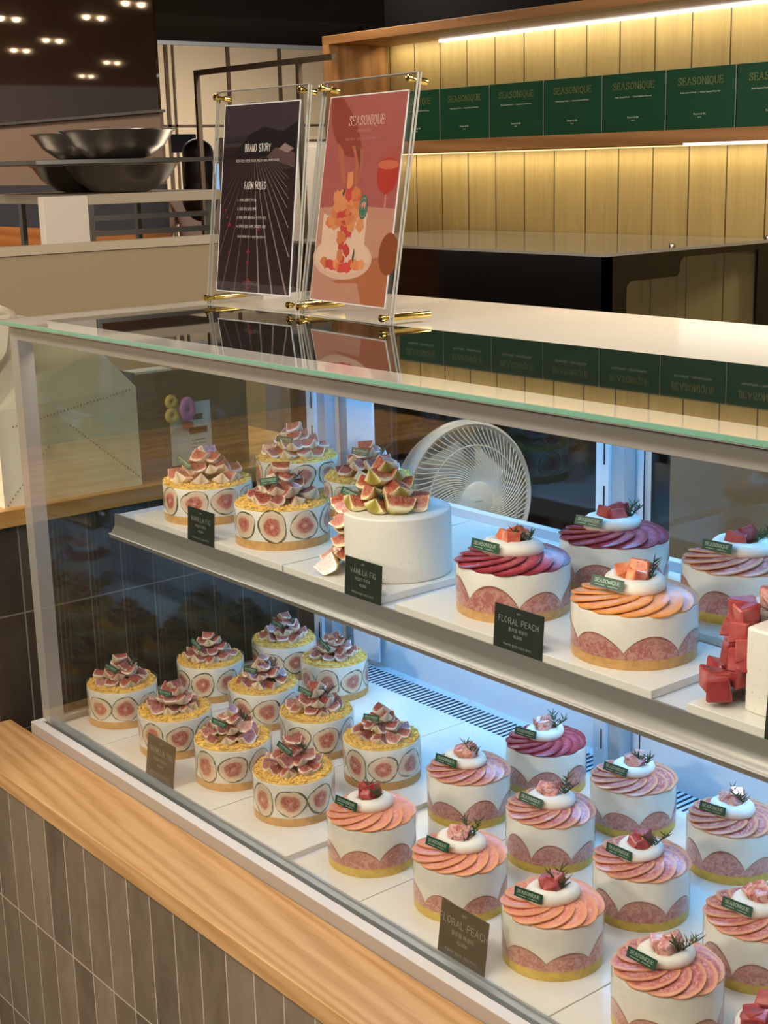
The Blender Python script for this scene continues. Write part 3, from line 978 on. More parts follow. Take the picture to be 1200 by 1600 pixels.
@cached
def me_cube(mat, seed):
    r = random.Random(seed)
    s = .0075 * r.uniform(.9, 1.15)
    b = MB()
    vs = []; at = []
    base = [(x, y, z) for z in (-1, 1) for y in (-1, 1) for x in (-1, 1)]
    js = [tuple(c + r.uniform(-.28, .28) for c in v) for v in base]
    # bevelled box: each corner split in three
    fcs = {0: (0, 2, 6, 4), 1: (1, 5, 7, 3), 2: (0, 4, 5, 1), 3: (2, 3, 7, 6), 4: (0, 1, 3, 2), 5: (4, 6, 7, 5)}
    idx = {}
    for f, q in fcs.items():
        cen = [sum(js[i][k] for i in q) / 4 for k in range(3)]
        for i in q:
            p = tuple(js[i][k] + (cen[k] - js[i][k]) * .16 for k in range(3))
            idx[(f, i)] = len(vs); vs.append(tuple(x * s for x in p)); at.append(r.uniform(.05, 1))
    fs = [tuple(idx[(f, i)] for i in q) for f, q in fcs.items()]
    used = set()
    for f, q in fcs.items():
        for a in range(4):
            i, j = q[a], q[(a + 1) % 4]
            e = tuple(sorted((i, j)))
            if e in used: continue
            used.add(e)
            g = [h for h in fcs if h != f and i in fcs[h] and j in fcs[h]][0]
            fs.append((idx[(f, j)], idx[(f, i)], idx[(g, i)], idx[(g, j)]))
    for i in range(8):
        q = [f for f in fcs if i in fcs[f]]
        fs.append(tuple(idx[(f, i)] for f in q))
    b.add(vs, fs, 0, at)
    return b.mesh('peach_cube', mat, 30)


@cached
def me_sprig(seed):
    r = random.Random(seed)
    b = MB()
    for s in range(2):
        a0 = r.uniform(0, 6.28)
        pts = [Vector((0, 0, 0))]
        d = Vector((math.cos(a0) * .6, math.sin(a0) * .6, 1)).normalized()
        for k in range(5):
            pts.append(pts[-1] + d * .0038)
            d = (d + Vector((math.cos(a0), math.sin(a0), -.2)) * .12).normalized()
        b.tube(pts, .0005, 4)
        for p in pts[1:]:
            for k in range(4):
                a = r.uniform(0, 6.28)
                q = Vector((math.cos(a), math.sin(a), .9)).normalized() * r.uniform(.006, .011)
                b.tube([p, p + q * .5, p + q], [.0004, .0006, .0001], 4)
    return b.mesh('rosemary_sprig', 'rosemary')


def _tag_meshes():
    b = MB().box(-.020, .020, -.0004, .0004, -.0062, .0062)
    t = MB()
    stroke_text(t, 'SEASONIQUE', .0040, 0, -.0006, .12, True, .26)
    t.box(-.0145, -.003, -.0037, -.0032, 0, .00005); t.box(.001, .0135, -.0037, -.0032, 0, .00005)
    t.xf(Matrix.Translation((0, -.00055, 0)) @ UPR)
    return b.mesh('brand_tag', 'tag'), t.mesh('tag_lettering', 'tag_ink')
TAG, TAGTXT = _tag_meshes()


def _leaf():
    b = MB(); r = random.Random(3)
    for _ in range(5):
        x, y = r.uniform(-.002, .002), r.uniform(-.002, .002); s = r.uniform(.001, .0019)
        b.add([(x, y, r.uniform(0, .001)), (x + s, y, .0008), (x + s, y + s, .0016), (x, y + s, .0002)], [(0, 1, 2, 3)])
        b.add([(x, y, -.0003), (x + s, y, .0005), (x + s, y + s, .0013), (x, y + s, -.0001)], [(3, 2, 1, 0)])
    return b.mesh('gold_leaf', 'gold_leaf')
LEAF = _leaf()


def put_tag(root, p, yaw=0, lean=-12, roll=0, s=1.0):
    mw = Matrix.Translation(p) @ Matrix.Rotation(math.radians(yaw), 4, 'Z') @ Matrix.Rotation(math.radians(lean), 4, 'X') @ Matrix.Rotation(math.radians(roll), 4, 'Y') @ Matrix.Scale(s, 4)
    o = inst(TAG, 'brand_tag', root, mw=mw)
    inst(TAGTXT, 'lettering', o)


def fig_pile(root, r, zt, n1=7, n2=4, n3=2, mat='figwedge', sc=1.0, cx=0, cy=0, rad=.040):
    for lay, (n, q, z, tilt) in enumerate(((n1, rad, 0, 16), (n2, rad * .58, .0155, 10), (n3, rad * .24, .031, 4), (1, .001, .043, 4))):
        a0 = r.uniform(0, 6.28)
        for k in range(n):
            a = a0 + 2 * PI * (k + r.uniform(-.12, .12)) / n
            qq = q * r.uniform(.9, 1.1)
            me = me_wedge(mat, r.randrange(5))
            mw = Matrix.Translation((cx + qq * math.cos(a), cy + qq * math.sin(a), zt + z * sc + r.uniform(-.001, .002))) @ \
                Matrix.Rotation(a + r.uniform(-.5, .5) + (PI / 2 if r.random() < .7 else 0), 4, 'Z') @ \
                Matrix.Rotation(math.radians(r.uniform(-14, 14)), 4, 'X') @ \
                Matrix.Rotation(math.radians(r.uniform(-24, 24)), 4, 'Y') @ Matrix.Scale(r.uniform(.98, 1.2) * sc, 4)
            inst(me, 'fig_wedge', root, mw=mw)


def fig_cake(x, y, z, label, seed, big=False, group=None, tagp=None, leaf=False):
    r = random.Random(seed)
    R, H = (.083, .069) if big else (.0685, .075)
    root = thing('fig_cake', label, 'cake', (x, y, z), group)
    root.rotation_euler = (0, 0, 0)
    hb = .015 if big else .0145
    inst(me_body(R - .001, 0.0, hb, 'sponge', .002), 'tart_base', root)
    inst(me_body(R - .0012, hb, H - .003, 'cream', .001), 'cream_body', root)
    nr = 9 if big else 8
    rs = .0262 if big else .0258
    a0 = r.uniform(0, 2 * PI / nr)
    zc = hb + rs - .0005
    for k in range(nr):
        inst(me_figslice(R - .0006, rs, r.randrange(6)), 'fig_slice', root, loc=(0, 0, zc + r.uniform(-.001, .001)), rot=(0, 0, a0 + 2 * PI * k / nr))
    inst(me_crumb(R - .0025, 1 + seed % 3), 'crumble_topping', root, loc=(0, 0, H - .003), rot=(0, 0, r.uniform(0, 6.28)))
    inst(me_film(R, H + .002), 'clear_film', root)
    s = 1.22 if big else 1.0
    fig_pile(root, r, H + .001, 9, 7, 4, sc=s * .88, rad=.038 * s)
    if seed % 3:
        inst(me_sprig(seed % 4), 'rosemary_sprig', root, loc=(.02 * s, .012, H + .030 * s), rot=(0, 0, r.uniform(0, 6)))
    if leaf:
        inst(LEAF, 'gold_leaf', root, loc=(.012, -.03 * s, H + .019 * s), scale=1.6)
    tl, tz, roll = tagp
    put_tag(root, Vector((-.63 * tl + .78 * .031 * s, -.78 * tl - .63 * .031 * s, H + tz)), 20, -14, roll, .80 if not big else .95)
    return root


def peach_cake(x, y, z, label, seed, hue='rose', big=False, group=None, tart='sponge_y', cubes='cube', leaf=True, body=True):
    r = random.Random(seed)
    R, H = (.083, .071) if big else (.0685, .075)
    root = thing('peach_cake', label, 'cake', (x, y, z), group)
    hb = .016
    inst(me_body(R - .001, 0.0, hb, tart, .002), 'tart_base', root)
    inst(me_body(R - .0012, hb, H - .001, 'cream', .002), 'cream_body', root)
    n = 7 if not big else 7
    a0 = r.uniform(0, 6.28)
    for k in range(n):
        inst(me_peachside(R - .0005 - .0002 * (k % 2), 2 * PI * R / n * r.uniform(1.0, 1.22), (.036 if big else .034) * r.uniform(.75, 1.15), r.randrange(6)), 'peach_side_slice', root, loc=(0, 0, hb - .002), rot=(0, 0, a0 + 2 * PI * k / n))
    inst(me_film(R, H + .0015), 'clear_film', root)
    s = R / .0685
    ns = 13
    b0 = r.uniform(0, 6.28)
    for k in range(ns):
        a = b0 + 2 * PI * k / ns
        mw = Matrix.Translation((R * .49 * math.cos(a), R * .49 * math.sin(a), H + .0058)) @ Matrix.Rotation(a, 4, 'Z') @ \
            Matrix.Rotation(math.radians(7.5), 4, 'X') @ Matrix.Rotation(math.radians(5), 4, 'Y') @ Matrix.Scale(s * 1.0, 4)
        inst(me_topslice('peach_' + hue, r.randrange(4)), 'peach_top_slice', root, mw=mw)
    zr = H + .0095
    cx, cy = r.uniform(-.003, .003), r.uniform(-.004, .002)
    inst(me_ring(r.randrange(4)), 'cream_ring', root, loc=(cx, cy, zr), rot=(0, 0, r.uniform(0, 6.28)), scale=(1.26 * s, 1.18 * s, 1.15 * s))
    nc = r.choice((4, 4, 5))
    for k in range(nc):
        a = r.uniform(-.3, .3) + 2 * PI * k / nc + .4
        q = (.0115 if k else .002) * s
        mw = Matrix.Translation((cx + q * math.cos(a), cy + .004 + q * math.sin(a), zr + .0175 * s + (.006 if k == 0 else 0) + r.uniform(-.001, .003))) @ \
            Matrix.Rotation(r.uniform(0, 6), 4, 'Z') @ Matrix.Rotation(r.uniform(-.5, .5), 4, 'X') @ Matrix.Rotation(r.uniform(-.4, .4), 4, 'Y') @ Matrix.Scale(1.16 * s, 4)
        inst(me_cube(cubes, r.randrange(6)), 'peach_cube', root, mw=mw)
    if leaf:
        inst(LEAF, 'gold_leaf', root, loc=(cx + .004, cy - .002, zr + .0275 * s), scale=1.3)
    inst(me_sprig(seed % 4), 'rosemary_sprig', root, loc=(cx + .016 * s, cy + .008 * s, zr + .014), rot=(0, 0, r.uniform(0, 6)), scale=1.45)
    put_tag(root, Vector((cx - .006 * s, cy - .0385 * s, zr + .0150 * s)), r.uniform(4, 14), r.uniform(-24, -10), r.uniform(-1, 4), 1.08 * (1.08 if big else 1))
    return root


gl_f = 'small fig cakes on the lower deck'
gl_p = 'small peach cakes on the lower deck'
gu_f = 'fig crumble cakes on the upper shelf'
gu_p = 'peach cakes on the upper shelf'
ZD, ZU = .490, .900
lowfig = [
 (.076, .160, 'small fig crumble cake at the left end of the lower front row', 11, (0.012, 0.036, 12)),
 (.271, .161, 'small fig crumble cake directly behind the lower vanilla fig card', 12, (0.01, 0.04, 4)),
 (.456, .167, 'small fig crumble cake third in the lower front row, with a rosemary sprig', 13, (0.018, 0.036, 10)),
 (.637, .167, 'small fig crumble cake in the lower front row, next to the deck gap', 14, (0.01, 0.046, 24)),
 (.080, .360, 'small fig crumble cake behind the leftmost one, in the lower middle row', 15, (0.022, 0.038, 34)),
 (.273, .357, 'small fig crumble cake at the centre of the lower fig group, under others', 16, (0.02, 0.036, 0)),
 (.454, .350, 'small fig crumble cake third in the lower middle row', 17, (0.017, 0.045, 14)),
 (.629, .361, 'small fig crumble cake with gold flake, nearest the vent grille and peach cakes', 18, (0.016, 0.044, 0)),
 (.082, .541, 'small fig crumble cake rearmost left on the lower deck', 19, (0.01, 0.04, 18)),
 (.247, .548, 'small fig crumble cake rearmost right of the lower fig group, by the pale door', 20, (0.017, 0.034, 34)),
]
for x, y, lb, sd, tp in lowfig:
    fig_cake(x, y, ZD, lb, sd, group=gl_f, tagp=tp, leaf=sd in (12, 13, 14, 18))
for x, y, lb, sd, tp in [
 (.228, .285, 'large fig crumble cake at the left end of the upper shelf, behind its price card', 31, (0.035, 0.04, 28)),
 (.466, .285, 'large fig crumble cake in front, left of the tall white cake', 32, (0.017, 0.042, -12)),
 (.164, .535, 'large fig crumble cake rearmost on the upper shelf, before the pale upright', 33, (0.02, 0.038, 2)),
 (.410, .520, 'large fig crumble cake half hidden behind the tall white cake, beside the fan', 34, (0.012, 0.05, 4))]:
    fig_cake(x, y, ZU, lb, sd, True, gu_f, tp, leaf=sd in (33,))
lowpeach = [
 (.855, .157, 'small peach cake with coral slices, first right of the deck gap', 41, 'coral', 'cube_r'),
 (1.044, .169, 'small peach cake with orange-pink slices behind the lower floral peach card', 42, 'coral', 'cube'),
 (1.233, .164, 'small peach cake with orange rim slices, just right of the floral peach card', 46, 'coral', 'cube_r'),
 (1.434, .158, 'small peach cake nearest the viewer at the bottom of the lower deck', 49, 'rose', 'cube'),
 (.837, .375, 'small peach cake with pink slices at the left of the lower second row', 43, 'rose', 'cube'),
 (1.030, .367, 'small peach cake in the middle of the lower peach group', 45, 'rose', 'cube'),
 (1.230, .345, 'small peach cake third in the lower second row, with tall red cubes', 48, 'rose', 'cube_r'),
 (1.430, .340, 'small peach cake at the right end of the second row, cut by the frame', 51, 'rose', 'cube'),
 (.842, .549, 'small peach cake with dark crimson slices at the rear by the vent', 44, 'crimson', 'cube'),
 (1.040, .545, 'small peach cake in the rear row, under the rear upright', 47, 'rose', 'cube'),
 (1.234, .546, 'small peach cake in the rear row at the right edge', 50, 'rose', 'cube'),
]
for x, y, lb, sd, hue, cb in lowpeach:
    peach_cake(x, y, ZD, lb, sd, hue, group=gl_p, cubes=cb)
for x, y, lb, sd, hue, cb, tt in [
 (1.020, .300, 'large peach cake with bright red slices behind the upper floral peach card', 61, 'crimson', 'cube_o', 'sponge'),
 (1.028, .505, 'large peach cake with deep pink slices before the slotted rear upright', 62, 'crimson', 'cube_r', 'sponge'),
 (1.262, .284, 'large peach cake with orange slices and orange cubes at the shelf front', 63, 'apricot', 'cube_o', 'sponge'),
 (1.248, .525, 'large peach cake with pale pink slices at the right rear of the shelf', 64, 'rose', 'cube_r', 'sponge_y')]:
    peach_cake(x, y, ZU, lb, sd, hue, True, gu_p, tt, cb)


def notched(R, H, a_mid, a_half, depth, mat, name, root):
    pts = []
    n = 72
    for i in range(n + 1):
        a = a_mid + a_half + (2 * PI - 2 * a_half) * i / n
        pts.append((R * math.cos(a), R * math.sin(a)))
    pts.append((R * depth * math.cos(a_mid), R * depth * math.sin(a_mid)))
    b = MB(); b.prism(pts, 2, 0, H)
    o = b.build(name, mat, root, smooth=40)
    m = o.modifiers.new('bevel', 'BEVEL'); m.width = .003; m.segments = 3; m.limit_method = 'ANGLE'; m.angle_limit = math.radians(50)
    return o


def white_cake(x, y, z, label, seed, fruit, R=.087, H=.102, a_mid=math.radians(222), top='heap'):
    r = random.Random(seed)
    root = thing('white_cream_cake', label, 'cake', (x, y, z))
    notched(R, H, a_mid, math.radians(27), .42, 'cream_speck', 'cream_body', root)
    for lay in range(6):
        nn = 3 if lay < 5 else 2
        for k in range(nn):
            a = a_mid + (k - (nn - 1) / 2) * .26 + r.uniform(-.08, .08)
            q = R * r.uniform(.80, .98) + (.018 if lay == 0 else 0)
            if lay == 0: q += .006 * k
            zz = .011 + lay * .0175
            if fruit == 'fig':
                mw = Matrix.Translation((q * math.cos(a), q * math.sin(a), zz)) @ Matrix.Rotation(a - PI / 2 + r.uniform(-.4, .4), 4, 'Z') @ Matrix.Rotation(r.uniform(-.9, -.3), 4, 'X') @ Matrix.Rotation(r.uniform(-.5, .5), 4, 'Y') @ Matrix.Scale(r.uniform(1.15, 1.5), 4)
                inst(me_wedge('figwedge_g', r.randrange(5)), 'fig_wedge', root, mw=mw)
            else:
                mw = Matrix.Translation((q * math.cos(a), q * math.sin(a), zz + .010)) @ Matrix.Rotation(r.uniform(0, 6), 4, 'Z') @ Matrix.Rotation(r.uniform(-.2, .2), 4, 'X') @ Matrix.Scale(r.uniform(1.5, 1.9), 4)
                inst(me_cube('cube_r', r.randrange(6)), 'peach_cube', root, mw=mw)
    if fruit == 'fig':
        fig_pile(root, r, H + .002, 8, 5, 2, 'figwedge_g', 1.3, rad=.050, cx=-.012, cy=-.008)
        inst(me_sprig(1), 'rosemary_sprig', root, loc=(.01, -.036, H + .012), scale=1.2)
        put_tag(root, Vector((-.050, -.052, H + .022)), 12, -20, 14, .95)
    else:
        for k in range(16):
            a = r.uniform(0, 6.28); q = R * .62 * math.sqrt(r.random())
            mw = Matrix.Translation((q * math.cos(a), q * math.sin(a), H + .011 + .018 * (1 - q / (R * .62)))) @ Matrix.Rotation(r.uniform(0, 6), 4, 'Z') @ Matrix.Rotation(r.uniform(-.5, .5), 4, 'X') @ Matrix.Scale(1.5, 4)
            inst(me_cube('cube', r.randrange(6)), 'peach_cube', root, mw=mw)
    return root


white_cake(.752, .305, ZU, 'tall plain white cream cake with figs tumbling from its cut side', 71, 'fig')
white_cake(1.512, .300, ZU, 'white cream cake with red peach cubes spilling out, cut by the right frame', 72, 'peach', a_mid=math.radians(228))
# small heaped cake at the very corner
r = random.Random(5)
hc = thing('peach_cube_cake', 'small cake heaped with red peach cubes in the bottom right corner', 'cake', (1.605, .175, ZD))
inst(me_body(.0675, 0, .015, 'sponge_y', .002), 'tart_base', hc)
inst(me_body(.0673, .015, .066, 'cream', .002), 'cream_body', hc)
inst(me_film(.0685, .080), 'clear_film', hc)
for k in range(22):
    a = r.uniform(0, 6.28); q = .052 * math.sqrt(r.random())
    mw = Matrix.Translation((q * math.cos(a), q * math.sin(a), .074 + .014 * (1 - q / .052))) @ Matrix.Rotation(r.uniform(0, 6), 4, 'Z') @ Matrix.Rotation(r.uniform(-.5, .5), 4, 'X') @ Matrix.Scale(1.5, 4)
    inst(me_cube('cube_r', r.randrange(6)), 'peach_cube', hc, mw=mw)


# ================================================================== PRICE CARDS
def price_card(x, y, z, w_, h_, lines, label, lean=8, yaw=0, grp='price cards'):
    o = thing('price_card', label, 'price card', (x, y, z), grp, math.radians(yaw))
    o.rotation_euler = (math.radians(-lean), 0, math.radians(yaw))
    MB().box(0, w_, 0, .0012, 0, h_).build('card', 'card', o)
    MB().box(w_ * .3, w_ * .7, .0013, .012, 0, .010).build('stand', 'acrylic', o)
    t = MB()
    c = w_ / 2
    font_text(t, lines[0], h_ * .045, c, h_ * .86)
    stroke_text(t, lines[1], h_ * .13, c, h_ * .62, .10, False, .26, jit=.08)
    font_text(t, lines[2], h_ * .075, c, h_ * .45)
    font_text(t, lines[3], h_ * .075, c, h_ * .31)
    font_text(t, lines[4], h_ * .05, c, h_ * .10)
    t.xf(Matrix.Translation((0, -.0004, 0)) @ UPR)
    t.build('lettering', 'card_ink', o)
    return o
VF = ['BEST', 'VANILLA FIG', '바닐라 무화과', '46,000', '무화과와 바닐라 크림의 케이크']
FP = ['BEST', 'FLORAL PEACH', '플로럴 복숭아', '42,000', '복숭아와 플로럴 크림의 케이크']
price_card(.315, .1845, .8895, .086, .060, VF, 'dark green vanilla fig card on the shelf before the leftmost large fig cake', 4)
price_card(.770, .1845, .8895, .088, .060, VF, 'dark green vanilla fig card standing before the tall white cream cake', 4)
price_card(1.100, .1845, .8895, .092, .060, FP, 'dark green floral peach card on the upper shelf edge', 4)
price_card(1.541, .1845, .8895, .092, .060, FP, 'dark green card at the right frame edge before the spilling peach cake', 4)
price_card(.340, .056, .4905, .092, .074, VF, 'vanilla fig card on the lower deck seen through the front glass', 8)
price_card(1.122, .056, .4905, .092, .074, FP, 'floral peach card on the lower deck behind the front glass', 8)

# ================================================================== POSTER STANDS
def stand(P0, P1, name_label, art, lab_h=.394, lean=.05):
    d = Vector((P1[0] - P0[0], P1[1] - P0[1], 0)); W = d.length; yaw = math.atan2(d.y, d.x)
    o = thing('poster_stand', name_label, 'sign', (P0[0], P0[1], 1.2722), 'acrylic poster stands', yaw)
    ang = -math.atan2(lean, lab_h)
    H = math.hypot(lab_h, lean)
    L = Matrix.Rotation(ang, 4, 'X')
    def pl(y0, y1, name):
        b = MB().box(0, W, y0, y1, 0, H)
        p = b.build(name, 'acrylic', o, mw=L)
        e = MB()
        for a in ((0, .0012, 0, H), (W - .0012, W, 0, H), (0, W, 0, .0012), (0, W, H - .0012, H)):
            e.box(a[0] - .0001, a[1] + .0001, y0 - .0001, y1 + .0001, a[2], a[3])
        e.build('polished_edge', 'acr_edge', p)
        return p
    pl(0, .003, 'front_plate'); pl(.0055, .0085, 'rear_plate')
    mx, mz = .024, .026
    pw, ph = W - 2 * mx, H - 2 * mz
    p = MB().box(mx, mx + pw, .0036, .0052, mz, mz + ph).build('poster', 'white_paper', o, mw=L)
    A = MB(); mats = art(A, pw - .004, ph - .004)
    A.xf(Matrix.Translation((mx + .002, .0035, mz + .002)) @ UPR)
    A.build('printed_artwork', mats, p)
    for (x, z, long) in ((.010, .012, 1), (W - .010, .012, 1), (.010, H - .012, 0), (W - .010, H - .012, 0)):
        c = L @ Vector((x, 0, z))
        k = MB()
        y1 = .085 if long else .026
        dy = Vector((0, 1, 0)) if long else (L.to_3x3() @ Vector((0, 1, 0)))
        z0 = Vector((c.x, c.y, c.z))
        def at(s): return z0 + dy * s
        k.tube([at(-.012), at(-.0115), at(-.006), at(-.0055), at(0)], [.0052, .0062, .0062, .0045, .0045], 20)
        k.tube([at(.0086), at(.0105), at(.013), at(y1 - .001), at(y1)], [.0045, .0045, .0055, .0055, .0045], 20)
        k.tube([at(0), at(.0086)], .0028, 12)
        k.build('brass_standoff', 'brass', o, smooth=40)
    return o


def art_field(A, W, H):
    mats = ['p_dusk', 'p_field', 'p_tree', 'p_row', 'p_row2', 'p_red', 'white_ink', 'p_brown']
    def q(pts, mi, z): A.add([(x * W, y * H, z) for x, y in pts], [tuple(range(len(pts)))], mi)
    q([(0, .72), (1, .72), (1, 1), (0, 1)], 0, 0)
    q([(0, 0), (1, 0), (1, .78), (0, .78)], 1, .00005)
    q([(0, .72), (.2, .76), (.35, .84), (.55, .88), (.8, .85), (1, .9), (1, .72)], 2, .0001)
    r = random.Random(2)
    for k in range(12):
        x = .03 + k * .03; h = r.uniform(.01, .03)
        q([(x, .80), (x + .02, .80), (x + .01, .83 + h)], 2, .00012)
    vx, vy = .42, .80
    for k in range(-9, 15):
        xb = vx + k * .17 * (1 + .02 * abs(k))
        wb = .022
        # clip row line between the horizon (t=.12) and the frame
        t0 = .12; t1 = 1.0
        X = lambda t: vx + (xb - vx) * t
        Y = lambda t: vy - vy * t * 1.0
        ts = [t0 + (t1 - t0) * i / 14 for i in range(15)]
        for a, b in zip(ts, ts[1:]):
            if not (0.01 < X(b) < .97 and 0.01 < X(a) < .97): continue
            wa, wc = wb * a, wb * b
            q([(X(a) - wa / 2, Y(a)), (X(b) - wc / 2, Y(b)), (X(b) + wc / 2, Y(b)), (X(a) + wa / 2, Y(a))], 3 if k > 0 else 4, .00015)
    for (x, y, s) in ((.42, .22, .035), (.42, .16, .03), (.44, .06, .04), (.55, .34, .03), (.14, .36, .03), (.10, .40, .02), (.07, .44, .02), (.44, .02, .025), (.15, .21, .02)):
        q([(x - s, y), (x, y - s * .4), (x + s * .8, y), (x, y + s * .4)], 5, .0002)
    q([(.76, .76), (.88, .74), (.96, .76), (.84, .79)], 3, .00018)
    q([(.60, .72), (.98, .66), (.98, .74), (.72, .77)], 4, .00016)
    T = .0003
    stroke_text(A, 'BRAND STORY', .038 * H, .48 * W, .752 * H, .10, False, .30, 6, T, .05, .62)
    font_text(A, '시즈니크는 시즌별 최고의 과일 수 100% 과채하시니다', .0125 * H, .48 * W, .697 * H, 6, T)
    stroke_text(A, 'FARM RULES', .038 * H, .47 * W, .553 * H, .10, False, .28, 6, T, .05, .60)
    for i, s in enumerate(('1. 100% 유용의 무기농', '2. 알알 영신 밭밀 판매', '3. 매일 새벽 올라오는 신선한 과일', '4. 화학이 없는 자연 그대로의 사랑')):
        font_text(A, s, .0135 * H, .24 * W, (.488 - i * .047) * H, 6, T, 'LEFT')
    font_text(A, '최고의 재료로 만든 수 있는 맛을 전합니다', .0105 * H, .45 * W, .293 * H, 6, T)
    stroke_text(A, 'SEASONIQUE', .018 * H, .47 * W, .040 * H, .09, True, .22, 3, T)
    return mats


def art_peach(A, W, H):
    mats = ['p_pink', 'p_table', 'p_hand', 'p_skin', 'p_wine', 'p_wine2', 'p_cream', 'p_cake', 'p_or', 'p_or2', 'p_rd', 'p_green', 'p_leaf', 'p_cloth', 'p_cream', 'p_pink2', 'p_glass', 'p_brown']
    def q(pts, mi, z): A.add([(x * W, y * H, z) for x, y in pts], [tuple(range(len(pts)))], mi)
    def ell(cx, cy, rx, ry, mi, z, a0=0, a1=2 * PI, n=28):
        q([(cx + rx * math.cos(a0 + (a1 - a0) * i / n), cy + ry * math.sin(a0 + (a1 - a0) * i / n)) for i in range(n)], mi, z)
    q([(0, 0), (1, 0), (1, 1), (0, 1)], 0, 0)
    q([(0, 0), (1, 0), (1, .46), (.6, .47), (0, .46)], 13, .00004)
    q([(0, 0), (1, 0), (1, .25), (.75, .22), (.55, .13), (.3, .10), (0, .12)], 1, .00006)
    q([(0, 0), (.7, 0), (.62, .10), (.35, .09), (0, .13)], 13, .00007)
    # arm reaching down with thumb and fingers holding a cube
    q([(.02, 1), (.16, 1), (.30, .93), (.40, .86), (.46, .80), (.50, .74), (.45, .70), (.30, .71), (.20, .74), (.12, .80), (.04, .88)], 2, .0001)
    for fx in (((.16, .78), (.25, .74), (.30, .64), (.335, .585), (.30, .575), (.255, .62), (.20, .70)), ((.36, .76), (.48, .75), (.50, .66), (.455, .575), (.42, .58), (.44, .65), (.41, .71)), ((.40, .76), (.52, .74), (.535, .66), (.47, .565), (.455, .58), (.49, .66))):
        q(list(fx), 3, .00013)
    q([(.345, .63), (.415, .635), (.425, .575), (.39, .545), (.35, .56)], 9, .00016)
    # wine glass
    ell(.86, .64, .14, .115, 16, .0001); ell(.86, .615, .13, .085, 4, .00012); ell(.86, .665, .13, .022, 5, .00014)
    q([(.855, .53), (.875, .53), (.88, .43), (.86, .43)], 15, .0001)
    # plate and white cake halves
    ell(.38, .215, .40, .105, 14, .00012); ell(.38, .225, .37, .088, 7, .00014)
    q([(.08, .22), (.07, .43), (.33, .39), (.33, .22)], 7, .0002); q([(.48, .22), (.48, .40), (.66, .44), (.66, .24)], 7, .0002)
    r = random.Random(9)
    def chunk(x, y, s, mi, z):
        a0 = r.uniform(0, 6)
        q([(x + s * (1 + r.uniform(-.2, .2)) * math.cos(a0 + i * 1.2566), y + s * .55 * (1 + r.uniform(-.2, .2)) * math.sin(a0 + i * 1.2566)) for i in range(5)], mi, z)
    z = .00024
    for k in range(46):
        t = k / 45
        x = .38 + r.uniform(-.23, .23) * (1 - t * .45); y = .375 + .155 * t
        chunk(x, y, .066, r.choice((8, 9, 10, 9)), z); z += .000004
    for k in range(16):
        chunk(.39 + r.uniform(-.07, .07), .17 + k * .013, .045, r.choice((8, 9, 10)), z); z += .000004
    for k in range(16):
        chunk(.14 + k * .034, .165 + .03 * abs(k - 7.5) / 7.5 + r.uniform(-.01, .01), .048, r.choice((8, 9, 10)), z); z += .000004
    q([(.30, .53), (.325, .555), (.335, .53), (.32, .515)], 12, z)
    q([(.52, .22), (.535, .27), (.55, .24), (.54, .19)], 12, z)
    ell(.60, .465, .055, .060, 11, z + .00001); ell(.60, .465, .042, .047, 15, z + .00002); ell(.60, .465, .039, .044, 11, z + .00003)
    q([(.57, .48), (.585, .45), (.60, .475), (.62, .45), (.63, .485), (.605, .495)], 15, z + .00004)
    ell(.98, .25, .12, .10, 17, .0001)
    T = z + .0001
    stroke_text(A, 'SEASONIQUE', .044 * H, .52 * W, .858 * H, .09, True, .30, 7, T, 0, .86)
    font_text(A, '일상의 모든 계절이', .012 * H, .50 * W, .825 * H, 15, T)
    font_text(A, '특별한 맛으로, 시즌니크의 하루가 선물이 되기를', .012 * H, .50 * W, .785 * H, 15, T)
    return mats

# lift: the plates rest on the glass top
stand((.070, .404), (.3445, .417), 'tall acrylic stand with dark poster of a farm field', art_field, lean=.049)
stand((.369, .408), (.655, .379), 'tall acrylic stand with pink poster of a hand and fruit cake', art_peach, lean=.066)

# ================================================================== OAK SHELVING
cab = thing('shelving_unit', 'oak shelving unit with lit planked back behind the counter', 'shelving', (0, 0, 0))
XR = 0.70
MB().box(-2.387, XR, 2.55, 2.86, 1.993, 2.027).build('top_board', 'oak_cab', cab, bevel=0.001)
MB().box(-2.387, -2.345, 2.55, 2.86, -0.25, 1.993).build('side_panel', 'oak_cabz', cab, bevel=0.001)
MB().box(-2.345, XR, 2.56, 2.85, 1.564, 1.605).build('shelf_board', 'oak_cab', cab, bevel=0.001)
MB().box(-2.345, XR, 2.85, 2.862, -0.25, 1.993).build('back_planks', 'planks', cab)
MB().box(-2.00, XR, 2.835, 2.848, 1.984, 1.992).build('led_strip', 'led', cab)
MB().box(-0.55, XR, 2.570, 2.582, 1.5565, 1.5635).build('led_strip', 'led', cab)
MB().box(-2.30, XR, 2.80, 2.848, 1.5565, 1.5635).build('led_housing', 'oak_cab', cab)

